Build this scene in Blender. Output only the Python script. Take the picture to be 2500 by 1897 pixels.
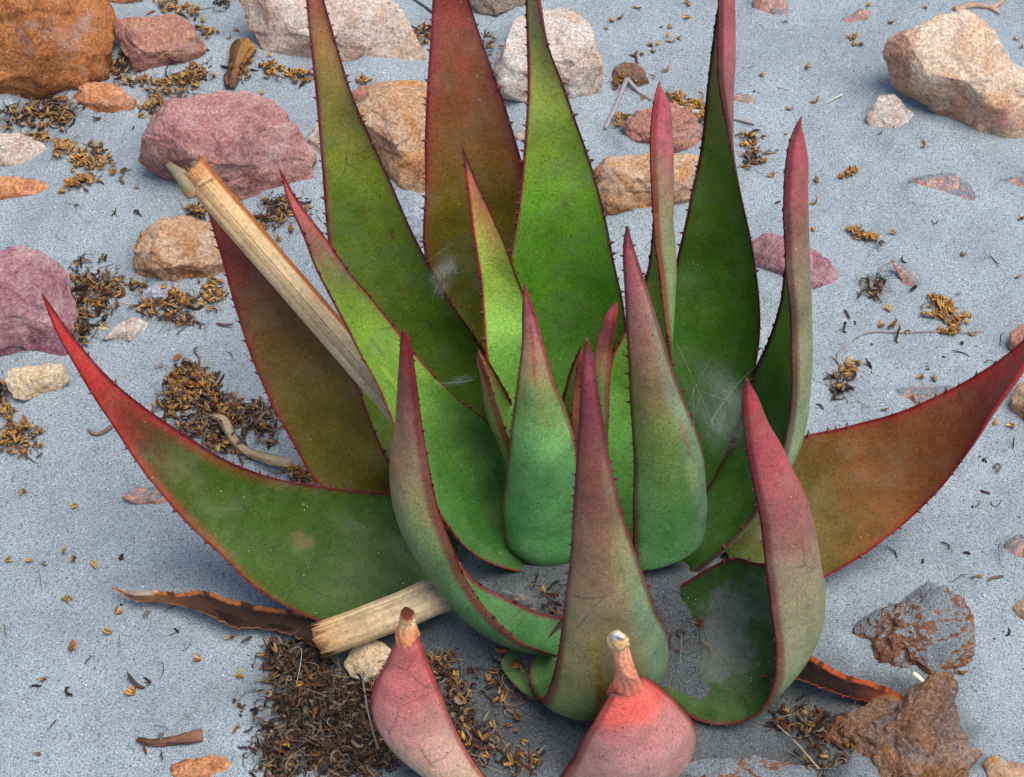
import bpy, bmesh, math, random
import numpy as np
from mathutils import Vector, Matrix

# ------------------------------------------------------------------ clear
for o in list(bpy.data.objects):
    bpy.data.objects.remove(o)
scene = bpy.context.scene
COL = scene.collection

# ------------------------------------------------------------------ camera
IMW, IMH = 2500.0, 1897.0
PITCH = math.radians(47.0)
DIST = 1.85
LENS = 70.0
cam_d = bpy.data.cameras.new('camera')
cam_d.lens = LENS
cam_d.sensor_width = 36.0
cam_d.clip_start = 0.01
cam_d.clip_end = 500.0
cam = bpy.data.objects.new('camera', cam_d)
COL.objects.link(cam)
CAM = np.array([0.0, -DIST * math.cos(PITCH), DIST * math.sin(PITCH)])
cam.location = CAM
cam.rotation_euler = (math.radians(90) - PITCH, 0, 0)
scene.camera = cam
scene.render.resolution_x, scene.render.resolution_y = 1024, 777

# ------------------------------------------------------------------ light
SUN_EL, SUN_AZ = math.radians(70), math.radians(125)     # azimuth from +Y towards +X
world = bpy.data.worlds.new('World')
scene.world = world
world.use_nodes = True
wn = world.node_tree
wn.nodes.clear()
sky = wn.nodes.new('ShaderNodeTexSky')
sky.sky_type = 'NISHITA'
sky.sun_disc = False
sky.sun_elevation = SUN_EL
sky.sun_rotation = SUN_AZ
sky.air_density = 1.0
sky.dust_density = 3.0
bg = wn.nodes.new('ShaderNodeBackground')
bg.inputs['Strength'].default_value = 0.085
wo = wn.nodes.new('ShaderNodeOutputWorld')
wn.links.new(sky.outputs[0], bg.inputs[0])
wn.links.new(bg.outputs[0], wo.inputs[0])
sun_d = bpy.data.lights.new('sun', 'SUN')
sun_d.energy = 1.5
sun_d.angle = math.radians(42)
sun_d.color = (1.0, 0.96, 0.9)
sun = bpy.data.objects.new('sun', sun_d)
COL.objects.link(sun)
sdir = Vector((math.sin(SUN_AZ) * math.cos(SUN_EL), math.cos(SUN_AZ) * math.cos(SUN_EL), math.sin(SUN_EL)))
sun.rotation_euler = sdir.to_track_quat('Z', 'Y').to_euler()
sun.location = sdir * 5
vs = scene.view_settings
vs.view_transform = 'Standard'
vs.look = 'None'
vs.exposure = 1.15
vs.gamma = 1.0
vs.use_curve_mapping = False

# ------------------------------------------------------------------ projection helpers: photo pixel + height -> place in the world
FPX = LENS / 36.0 * IMW
RIGHT = np.array([1.0, 0, 0])
UP = np.array([0, math.sin(PITCH), math.cos(PITCH)])
FWD = np.array([0, math.cos(PITCH), -math.sin(PITCH)])

def ray(px, py):
    return FWD + RIGHT * ((px - IMW / 2) / FPX) + UP * ((IMH / 2 - py) / FPX)

def at(px, py, z=0.0):
    d = ray(px, py)
    return CAM + d * ((z - CAM[2]) / d[2])

# ------------------------------------------------------------------ noise
_rs = np.random.RandomState(7)
_perm = _rs.permutation(512)
_perm = np.concatenate([_perm, _perm, _perm])
_grad = _rs.normal(size=(512, 3))
_grad /= np.linalg.norm(_grad, axis=1)[:, None]

def perlin(p):
    p = np.asarray(p, float)
    i = np.floor(p).astype(int)
    f = p - i
    i &= 511
    u = f * f * f * (f * (f * 6 - 15) + 10)
    out = 0
    for dx in (0, 1):
        for dy in (0, 1):
            for dz in (0, 1):
                h = _perm[(_perm[(_perm[(i[:, 0] + dx) & 511] + i[:, 1] + dy) & 511] + i[:, 2] + dz) & 511]
                g = _grad[h & 511]
                d = f - np.array([dx, dy, dz])
                w = (u[:, 0] if dx else 1 - u[:, 0]) * (u[:, 1] if dy else 1 - u[:, 1]) * (u[:, 2] if dz else 1 - u[:, 2])
                out = out + w * (g * d).sum(1)
    return out

def fbm(p, octs=4, gain=0.5):
    a, s, o = 1.0, 1.0, 0
    for k in range(octs):
        o = o + a * perlin(np.asarray(p) * s + 17.3 * k)
        a *= gain
        s *= 2.03
    return o

def lin(c):
    c = np.asarray(c, float) / 255.0
    return np.where(c <= 0.04045, c / 12.92, ((c + 0.055) / 1.055) ** 2.4)

def smoothstep(a, b, x):
    t = np.clip((x - a) / (b - a), 0, 1)
    return t * t * (3 - 2 * t)

# ------------------------------------------------------------------ object helpers
def new_mesh(name, verts, faces, mat=None, cols=None, smooth=True):
    me = bpy.data.meshes.new(name)
    me.from_pydata(np.asarray(verts).tolist(), [], faces if isinstance(faces, list) else np.asarray(faces).tolist())
    if smooth:
        me.polygons.foreach_set('use_smooth', np.ones(len(me.polygons), bool))
    if cols is not None:
        ca = me.color_attributes.new('pigment', 'FLOAT_COLOR', 'POINT')
        c4 = np.ones((len(verts), 4), np.float32)
        c4[:, :3] = cols
        ca.data.foreach_set('color', c4.ravel())
    if mat:
        me.materials.append(mat)
    me.update()
    return me

def obj(name, me, parent=None, label=None, cat=None, group=None, kind=None):
    o = bpy.data.objects.new(name, me)
    COL.objects.link(o)
    if parent is not None:
        o.parent = parent
    if label:
        o['label'] = label
    if cat:
        o['category'] = cat
    if group:
        o['group'] = group
    if kind:
        o['kind'] = kind
    return o

# ------------------------------------------------------------------ materials
def mat_new(name, rough=0.8, spec=0.3):
    m = bpy.data.materials.new(name)
    m.use_nodes = True
    nt = m.node_tree
    b = nt.nodes['Principled BSDF']
    b.inputs['Roughness'].default_value = rough
    b.inputs['Specular IOR Level'].default_value = spec
    return m, nt, b

class N:
    """tiny node builder"""
    def __init__(s, nt):
        s.nt = nt
        s.tc = nt.nodes.new('ShaderNodeTexCoord')
    def link(s, a, b):
        s.nt.links.new(a, b)
    def noise(s, scale, detail=3, rough=0.55, vec=None, dist=0.0):
        n = s.nt.nodes.new('ShaderNodeTexNoise')
        n.inputs['Scale'].default_value = scale
        n.inputs['Detail'].default_value = detail
        n.inputs['Roughness'].default_value = rough
        n.inputs['Distortion'].default_value = dist
        s.link(vec or s.tc.outputs['Object'], n.inputs['Vector'])
        return n.outputs['Fac']
    def vor(s, scale, feature='F1', out='Distance', vec=None, rand=1.0):
        n = s.nt.nodes.new('ShaderNodeTexVoronoi')
        n.feature = feature
        n.inputs['Scale'].default_value = scale
        n.inputs['Randomness'].default_value = rand
        s.link(vec or s.tc.outputs['Object'], n.inputs['Vector'])
        return n.outputs[out]
    def ramp(s, fac, stops):
        n = s.nt.nodes.new('ShaderNodeValToRGB')
        e = n.color_ramp.elements
        while len(e) < len(stops):
            e.new(0.5)
        for k, (p, c) in enumerate(stops):
            e[k].position = p
            e[k].color = (c, c, c, 1) if isinstance(c, (int, float)) else (*c, 1)
        s.link(fac, n.inputs[0])
        return n.outputs[0]
    def mix(s, fac, a, b, mode='MIX'):
        n = s.nt.nodes.new('ShaderNodeMix')
        n.data_type = 'RGBA'
        n.blend_type = mode
        for i, v in ((0, fac), (6, a), (7, b)):
            if isinstance(v, (int, float)):
                n.inputs[i].default_value = v if i == 0 else (v, v, v, 1)
            elif isinstance(v, (tuple, list, np.ndarray)):
                n.inputs[i].default_value = (*v[:3], 1)
            else:
                s.link(v, n.inputs[i])
        return n.outputs[2]
    def math(s, op, a, b=None):
        n = s.nt.nodes.new('ShaderNodeMath')
        n.operation = op
        for i, v in enumerate((a, b)):
            if v is None:
                continue
            if isinstance(v, (int, float)):
                n.inputs[i].default_value = v
            else:
                s.link(v, n.inputs[i])
        return n.outputs[0]
    def bump(s, h, strength, dist, prev=None):
        n = s.nt.nodes.new('ShaderNodeBump')
        n.inputs['Strength'].default_value = strength
        n.inputs['Distance'].default_value = dist
        s.link(h, n.inputs['Height'])
        if prev is not None:
            s.link(prev, n.inputs['Normal'])
        return n.outputs[0]
    def attr(s, name):
        n = s.nt.nodes.new('ShaderNodeAttribute')
        n.attribute_name = name
        return n.outputs['Color']
    def mapping(s, scale):
        n = s.nt.nodes.new('ShaderNodeMapping')
        n.inputs['Scale'].default_value = scale
        s.link(s.tc.outputs['Object'], n.inputs['Vector'])
        return n.outputs[0]
    def up(s):
        g = s.nt.nodes.new('ShaderNodeNewGeometry')
        x = s.nt.nodes.new('ShaderNodeSeparateXYZ')
        s.link(g.outputs['Normal'], x.inputs[0])
        return x.outputs['Z']

SAND_A = lin((167, 178, 184))
SAND_B = lin((118, 127, 132))

def sand_colour(n):
    g = n.noise(800, 2, 0.65)
    g2 = n.noise(520, 2, 0.5)
    big = n.noise(9, 7, 0.68)
    c = n.mix(n.ramp(g, [(0.36, 0.0), (0.64, 1.0)]), SAND_B, SAND_A * 1.15)
    c = n.mix(n.ramp(big, [(0.3, 0.0), (0.7, 1.0)]), n.mix(0.0, c, c), n.mix(1.0, c, (0.72, 0.72, 0.73), 'MULTIPLY'))
    dark = n.ramp(g2, [(0.58, 0.0), (0.70, 0.75)])
    c = n.mix(dark, c, lin((62, 62, 66)))
    wh = n.vor(260, 'F1', 'Distance')
    sel = n.noise(95, 1)
    whm = n.math('MULTIPLY', n.ramp(wh, [(0.10, 1.0), (0.2, 0.0)]), n.ramp(sel, [(0.60, 0.0), (0.66, 1.0)]))
    c = n.mix(whm, c, lin((228, 230, 232)))
    return c, g, g2

def make_sand():
    m, nt, b = mat_new('sand', 0.95, 0.1)
    n = N(nt)
    c, g, g2 = sand_colour(n)
    soil_shade = n.attr('pigment')  # darkening for leaf-mould and the plant's painted shade
    c = n.mix(1.0, c, soil_shade, 'MULTIPLY')
    nt.links.new(c, b.inputs['Base Color'])
    nrm = n.bump(n.noise(70, 6, 0.7), 0.75, 0.005)
    nrm = n.bump(g, 0.7, 0.0012, nrm)
    nt.links.new(nrm, b.inputs['Normal'])
    return m
M_SAND = make_sand()

def make_rock(name, c1, c2, c3, scale=22, dust=0.45, speck=0.5, bump=1.0):
    """c1 main, c2 second, c3 deep stain"""
    m, nt, b = mat_new('stone_' + name, 0.92, 0.1)
    n = N(nt)
    c1, c2, c3 = [tuple(np.array(k) * 1.0) for k in (c1, c2, c3)]
    f1 = n.noise(scale, 8, 0.7, dist=0.5)
    c = n.mix(n.ramp(f1, [(0.40, 0.0), (0.60, 1.0)]), lin(c1) * 1.02, lin(c2) * 1.04)
    f2 = n.noise(scale * 0.6, 8, 0.68, dist=0.9)
    c = n.mix(n.ramp(f2, [(0.48, 0.0), (0.64, 0.9)]), c, lin(c3) * .85)
    fine = n.noise(300, 5, 0.75)
    c = n.mix(1.0, c, n.ramp(fine, [(0.28, 0.4), (0.5, 1.0), (0.72, 1.7)]), 'MULTIPLY')
    cry = n.noise(420, 3, 0.6)
    c = n.mix(n.ramp(cry, [(0.56, 0.0), (0.72, 0.42)]), c, lin((226, 214, 206)))
    pale = n.noise(scale * 1.7, 7, 0.72)
    c = n.mix(n.ramp(pale, [(0.54, 0.0), (0.70, 0.5)]), c, lin((196, 184, 182)))
    sp = n.noise(330, 3, 0.65)
    spm = n.math('MULTIPLY', n.ramp(sp, [(0.58, 0.0), (0.68, 1.0)]), n.ramp(n.noise(30, 4, .65), [(0.42, 0.0), (0.62, speck)]))
    c = n.mix(spm, c, lin((56, 46, 44)))
    # sand lodged on upward faces
    d = n.math('ADD', n.math('MULTIPLY', n.up(), 0.55), n.math('MULTIPLY', n.noise(scale * 1.1, 9, 0.75), 1.1))
    dm = n.ramp(d, [(1.23 - dust * 0.3, 0.0), (1.31 - dust * 0.3, 0.95)])
    sc, g, g2 = sand_colour(n)
    c = n.mix(dm, c, sc)
    nt.links.new(c, b.inputs['Base Color'])
    nrm = n.bump(n.noise(55, 8, 0.75), 1.0 * bump, 0.010)
    nrm = n.bump(n.noise(300, 4, 0.7), 0.9, 0.0025, nrm)
    nt.links.new(nrm, b.inputs['Normal'])
    return m

R_ORANGE = make_rock('orange', (196, 130, 76), (172, 104, 58), (124, 74, 42), 14, 0.45, 0.4)
R_TAN = make_rock('tan', (214, 182, 152), (204, 146, 94), (164, 104, 60), 20, 0.4, 0.8)
R_PINK = make_rock('pink', (182, 124, 120), (206, 160, 150), (128, 72, 56), 17, 0.5, 0.5)
R_PINK2 = make_rock('rose', (186, 128, 116), (196, 146, 116), (140, 92, 96), 26, 0.4, 0.5)
R_PURPLE = make_rock('purple', (166, 110, 124), (192, 152, 152), (130, 80, 92), 24, 0.35, 0.3)
R_PALE = make_rock('pale', (224, 210, 196), (214, 184, 160), (196, 148, 124), 18, 0.35, 0.9)
R_WHITE = make_rock('white', (228, 218, 210), (216, 190, 170), (178, 146, 130), 30, 0.2, 1.0)
R_CREAM = make_rock('cream', (236, 216, 182), (220, 180, 122), (240, 230, 214), 34, 0.0, 0.25)
R_RUST = make_rock('rust', (222, 160, 112), (204, 128, 88), (160, 84, 58), 30, 0.3, 0.5)
R_BROWN = make_rock('brown', (122, 106, 96), (156, 108, 64), (112, 64, 52), 16, 0.66, 1.0)
R_GREY = make_rock('grey', (146, 136, 126), (160, 140, 120), (110, 98, 90), 24, 0.4, 0.8)
R_BLUE = make_rock('blue_grey', (190, 196, 208), (170, 176, 190), (150, 152, 166), 40, 0.2, 0.2)
R_SALMON = make_rock('salmon', (212, 168, 154), (204, 152, 134), (180, 128, 116), 40, 0.95, 0.3)
R_SANDY = make_rock('sandy_brown', (138, 100, 84), (152, 106, 70), (104, 62, 58), 20, 0.84, 1.0)
R_BIGTAN = make_rock('peach', (242, 222, 198), (224, 178, 136), (206, 136, 124), 12, 0.2, 0.9)

def make_pigment(name, rough, spec, kind):
    """pigment stored on the mesh, plus fine procedural wear"""
    m, nt, b = mat_new(name, rough, spec)
    n = N(nt)
    c = n.attr('pigment')
    if kind == 'leaf':
        mott = n.noise(46, 5, 0.6)
        c = n.mix(1.0, c, n.ramp(mott, [(0.3, (0.74, 0.78, 0.72)), (0.7, (1.2, 1.16, 1.12))]), 'MULTIPLY')
        fine = n.noise(520, 3, 0.65)
        c = n.mix(1.0, c, n.ramp(fine, [(0.28, 0.6), (0.5, 1.0), (0.75, 1.35)]), 'MULTIPLY')
        # pale bloom and dust film
        dust = n.noise(24, 5, 0.7)
        c = n.mix(n.ramp(dust, [(0.48, 0.0), (0.72, 0.22)]), c, lin((132, 138, 112)))
        # dark pinprick blemishes
        sp = n.vor(150, 'F1', 'Distance')
        sm = n.math('MULTIPLY', n.ramp(sp, [(0.07, 1.0), (0.17, 0.0)]), n.ramp(n.noise(60, 2), [(0.45, 0.0), (0.58, 0.7)]))
        c = n.mix(sm, c, lin((40, 40, 26)))
        # thin dark cracks
        ck = n.vor(17, 'DISTANCE_TO_EDGE', 'Distance', vec=None)
        cm = n.math('MULTIPLY', n.ramp(ck, [(0.0, 1.0), (0.016, 0.0)]), n.ramp(n.noise(11, 3, 0.6), [(0.58, 0.0), (0.64, 0.55)]))
        c = n.mix(cm, c, lin((38, 40, 28)))
        # stray pale specks
        wp = n.vor(210, 'F1', 'Distance')
        wm = n.math('MULTIPLY', n.ramp(wp, [(0.06, 1.0), (0.13, 0.0)]), n.ramp(n.noise(70, 1), [(0.62, 0.0), (0.68, 0.8)]))
        c = n.mix(wm, c, lin((214, 214, 200)))
        nrm = n.bump(n.noise(75, 4, 0.6), 0.25, 0.003)
        nrm = n.bump(fine, 0.25, 0.0008, nrm)
        nt.links.new(n.ramp(dust, [(0.3, rough - 0.06), (0.7, rough + 0.12)]), b.inputs['Roughness'])
    elif kind == 'dry':
        fine = n.noise(300, 4, 0.7)
        c = n.mix(1.0, c, n.ramp(fine, [(0.25, 0.6), (0.5, 1.0), (0.8, 1.3)]), 'MULTIPLY')
        bl = n.noise(35, 4, 0.6)
        c = n.mix(1.0, c, n.ramp(bl, [(0.3, 0.75), (0.6, 1.08)]), 'MULTIPLY')
        nrm = n.bump(fine, 0.5, 0.0015)
    nt.links.new(c, b.inputs['Base Color'])
    nt.links.new(nrm, b.inputs['Normal'])
    return m
M_LEAF = make_pigment('aloe_skin', 0.50, 0.22, 'leaf')
M_DRY = make_pigment('dry_plant', 0.8, 0.2, 'dry')

def make_flat(name, c, rough=0.7, var=0.3):
    m, nt, b = mat_new(name, rough, 0.25)
    n = N(nt)
    f = n.noise(160, 3, 0.6)
    c = n.mix(1.0, lin(c), n.ramp(f, [(0.3, 1 - var), (0.7, 1 + var)]), 'MULTIPLY')
    nt.links.new(c, b.inputs['Base Color'])
    return m
M_TOOTH = make_flat('tooth', (84, 30, 32), 0.5)
M_SILK = make_flat('silk', (196, 202, 200), 0.6, 0.1)

# ------------------------------------------------------------------ ground
STEM = at(1440, 1540, 0.0)
RINGS = []       # sand banked against stones: x, y, rx, ry, height
MOUNDS = []      # (x, y, height, sx, sy)
def mound(px, py, h, sx, sy=None):
    p = at(px, py, 0)
    MOUNDS.append((p[0], p[1], h, sx, sy or sx))
mound(1650, 1510, 0.030, 0.034, 0.030)
mound(1280, 1490, 0.026, 0.045, 0.026)
mound(1480, 1500, 0.040, 0.07, 0.05)

def ground_z(x, y):
    x = np.atleast_1d(np.asarray(x, float))
    y = np.atleast_1d(np.asarray(y, float))
    z = np.zeros_like(x)
    near = np.exp(-((x / 3.0) ** 2 + (y / 3.0) ** 2) * 0.5)
    p = np.stack([x, y, np.zeros_like(x)], 1)
    z = z + 0.011 * perlin(p * 4.0 + 3.1) + near * (0.006 * perlin(p * 13 + 9.2) + 0.0042 * perlin(p * 34 + 1.7))
    far = 1 - near
    z = z + far * 0.12 * perlin(p * 0.35 + 5.5)
    for mx, my, h, sx, sy in MOUNDS:
        z = z + h * np.exp(-0.5 * (((x - mx) / sx) ** 2 + ((y - my) / sy) ** 2))
    for rx0, ry0, ra, rb, h in RINGS:
        d = np.hypot((x - rx0) / ra, (y - ry0) / rb)
        m = d < 2.4
        if m.any():
            q = np.stack([x[m] * 16, y[m] * 16, np.full(m.sum(), rx0 * 9)], 1)
            z[m] = z[m] + h * np.exp(-0.5 * (np.maximum(0, d[m] - 0.85) / 0.30) ** 2) * np.clip(0.75 + 1.1 * perlin(q), 0.1, 1.6)
    return z

def _make_grid():
    global _GZ
    _GZ = ground_z(_GX.ravel(), _GY.ravel()).reshape(_GX.shape)
_gx = np.arange(-0.9, 0.9001, 0.006)
_gy = np.arange(-0.7, 1.1001, 0.006)
_GX, _GY = np.meshgrid(_gx, _gy)
_make_grid()
def gz(x, y):
    i = min(max((x + 0.9) / 0.006, 0), len(_gx) - 1.001); j = min(max((y + 0.7) / 0.006, 0), len(_gy) - 1.001)
    a, b = int(i), int(j); u, v = i - a, j - b
    return (_GZ[b, a] * (1 - u) + _GZ[b, a + 1] * u) * (1 - v) + (_GZ[b + 1, a] * (1 - u) + _GZ[b + 1, a + 1] * u) * v

def gpt(px, py, lift=0.0):
    """where a photo pixel meets the sand"""
    z = 0.0
    for _ in range(5):
        p = at(px, py, z)
        z = gz(p[0], p[1])
    p = at(px, py, z)
    p[2] += lift
    return p

def build_ground():
    def axis(a, b, step, far):
        core = np.arange(a, b + step * .5, step)
        out, s = [], step
        x = 0
        while x < far:
            s *= 1.35
            x += s
            out.append(x)
        out = np.array(out)
        return np.concatenate([(a - out)[::-1], core, b + out])
    xs = axis(-0.72, 0.72, 0.0034, 80)
    ys = axis(-0.52, 0.84, 0.0034, 80)
    X, Y = np.meshgrid(xs, ys)
    x, y = X.ravel(), Y.ravel()
    z = ground_z(x, y)
    inner = (np.abs(x) < 0.8) & (np.abs(y) < 0.9)
    p = np.stack([x, y, 0 * x], 1)
    z[inner] += 0.0011 * fbm(p[inner] * 85, 3)
    nx, ny = len(xs), len(ys)
    idx = np.arange(nx * ny).reshape(ny, nx)
    f = np.stack([idx[:-1, :-1].ravel(), idx[:-1, 1:].ravel(), idx[1:, 1:].ravel(), idx[1:, :-1].ravel()], 1)
    # dark leaf-mould and plant shade, both painted into the sand colour in uneven patches
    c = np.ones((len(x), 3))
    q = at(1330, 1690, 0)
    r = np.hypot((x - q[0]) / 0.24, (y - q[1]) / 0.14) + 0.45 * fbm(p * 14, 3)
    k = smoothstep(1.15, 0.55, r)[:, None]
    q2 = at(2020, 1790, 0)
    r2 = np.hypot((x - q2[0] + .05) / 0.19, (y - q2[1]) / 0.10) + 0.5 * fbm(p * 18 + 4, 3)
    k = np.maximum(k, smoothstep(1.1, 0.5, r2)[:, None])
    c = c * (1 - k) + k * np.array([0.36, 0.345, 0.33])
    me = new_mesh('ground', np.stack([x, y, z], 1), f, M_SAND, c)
    obj('ground', me, kind='structure')

# ------------------------------------------------------------------ stones
STONES = []
def stone(*a, **k):
    STONES.append((a, k))
    P = np.array(a[2], float)
    lo, hi = P.min(0), P.max(0)
    c = at((lo[0] + hi[0]) / 2, lo[1] * .38 + hi[1] * .62, 0)
    e = at(hi[0], lo[1] * .38 + hi[1] * .62, 0)
    ra = abs(e[0] - c[0])
    f = at((lo[0] + hi[0]) / 2, hi[1], 0)
    rb = max(abs(c[1] - f[1]), .006)
    RINGS.append((c[0], c[1], ra, rb, min(.013, .22 * min(ra, rb * 1.6))))

def make_stone(label, mat, outline, k=0.85, depth=0.62, seed=1, rough=0.05, sub=5, name='stone', cat='stone', group=None,
          top=0.8, facets=7, sq=2.6, dz=0.0, lumps=0.0):
    P = np.array(outline, float)
    ctr = (P.min(0) + P.max(0)) / 2 * 0.5 + P.mean(0) * 0.5
    # height of the centre so that the lower edge touches the sand
    down = P[:, 1].max() - ctr[1]
    z0 = 0.0
    g = 0.35 * gpt(ctr[0], ctr[1])[2]
    if (P.max(0) - P.min(0)).min() > 110 and sub == 5:
        sub = 6
    for _ in range(4):
        C = at(ctr[0], ctr[1], z0)
        mpp = np.dot(C - CAM, FWD) / FPX
        z0 = g + k * 0.70 * down * mpp + dz
    C = at(ctr[0], ctr[1], z0)
    mpp = np.dot(C - CAM, FWD) / FPX
    tw = CAM - C
    tw /= np.linalg.norm(tw)
    rt = np.cross(UP, tw); rt /= np.linalg.norm(rt)
    up = np.cross(tw, rt)
    # radius by angle
    Q = (P - ctr) * [1, -1]
    A = np.linspace(-math.pi, math.pi, 181)[:-1]
    R = np.zeros(180)
    nP = len(Q)
    for ai, a in enumerate(A):
        d = np.array([math.cos(a), math.sin(a)])
        best = 0
        for i in range(nP):
            p, q = Q[i], Q[(i + 1) % nP]
            e = q - p
            den = d[0] * e[1] - d[1] * e[0]
            if abs(den) < 1e-9:
                continue
            t = (p[0] * e[1] - p[1] * e[0]) / den
            u = (p[0] * d[1] - p[1] * d[0]) / den
            if t > 0 and -1e-6 <= u <= 1 + 1e-6:
                best = max(best, t)
        R[ai] = best
    R = np.where(R <= 0, R[R > 0].mean(), R)
    ker = np.array([1, 2, 3, 2, 1]) / 9.0
    R = np.convolve(np.concatenate([R[-2:], R, R[:2]]), ker, 'valid') * mpp
    bm = bmesh.new()
    bmesh.ops.create_icosphere(bm, subdivisions=sub, radius=1)
    V = np.array([v.co[:] for v in bm.verts])
    F = [[v.index for v in f.verts] for f in bm.faces]
    bm.free()
    rs = np.random.RandomState(seed)
    rho = np.hypot(V[:, 0], V[:, 1])
    s = (rho ** sq + np.abs(V[:, 2]) ** sq) ** (-1 / sq)
    V = V * s[:, None]
    wu = np.array([0, np.dot(up, [0, 0, 1]), np.dot(tw, [0, 0, 1])])
    planes = [(wu, top)]
    for i in range(facets):
        a = rs.uniform(0, 2 * math.pi)
        nz = rs.uniform(0.35, 0.85)
        nrm = np.array([math.cos(a) * math.sqrt(1 - nz * nz), math.sin(a) * math.sqrt(1 - nz * nz), nz])
        planes.append((nrm, rs.uniform(0.60, 0.90)))
    for nrm, c in planes:
        nrm = nrm / np.linalg.norm(nrm)
        over = np.maximum(0, V @ nrm - c)
        V = V - 0.95 * over[:, None] * nrm
    th = np.arctan2(V[:, 1], V[:, 0])
    Ri = np.interp(th, A, R, period=2 * math.pi)
    rm = R.mean()
    L = np.stack([V[:, 0] * Ri, V[:, 1] * Ri, V[:, 2] * depth * rm], 1)
    nd = L / (np.linalg.norm(L, axis=1)[:, None] + 1e-9)
    off = rs.uniform(0, 50, 3)
    disp = rm * (rough * 2.2 * fbm(L / rm * 1.3 + off, 3) + rough * 1.1 * fbm(L / rm * 4.5 + off, 5, 0.62) - rough * 0.8 * np.abs(fbm(L / rm * 2.4 + off + 3, 3)))
    crk = perlin(L / rm * 1.15 + off * 1.3)
    disp = disp - rm * 0.05 * np.exp(-(crk / 0.035) ** 2) * smoothstep(-.15, .25, perlin(L / rm * 0.9 + off + 11))
    step = perlin(L / rm * np.array([1.2, 3.2, 1.2]) + off + 21)
    disp = disp + rm * 0.035 * smoothstep(-.02, .04, step)
    if lumps:
        disp = disp + rm * lumps * (np.abs(fbm(L / rm * 2.6 + off + 7, 3)) - 0.2)
    L = L + nd * disp[:, None]
    Wd = L[:, :1] * rt + L[:, 1:2] * up + L[:, 2:] * tw
    me = new_mesh(name, Wd, F, mat)
    o = obj(name, me, label=label, cat=cat, group=group)
    o.location = C
    return o

def sc(crop, pts):
    """(x0, y0, scale) crop coordinates to photo pixels"""
    x0, y0, s = crop
    return [(x0 + x * s, y0 + y * s) for x, y in pts]
C1 = (0, 0, .3815); C2 = (680, 0, .3815); C3 = (1360, 0, .3815); C4 = (1900, 0, .3814)
C5 = (0, 560, .3815); C6 = (680, 560, .3815); C7 = (1360, 560, .3815); C8 = (1800, 560, .3815)
D1 = (0, 1200, .4154); D2 = (640, 1300, .3558); D3 = (1100, 1200, .4154); D4 = (1560, 1200, .4155); D5 = (1900, 1200, .4155)

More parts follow.
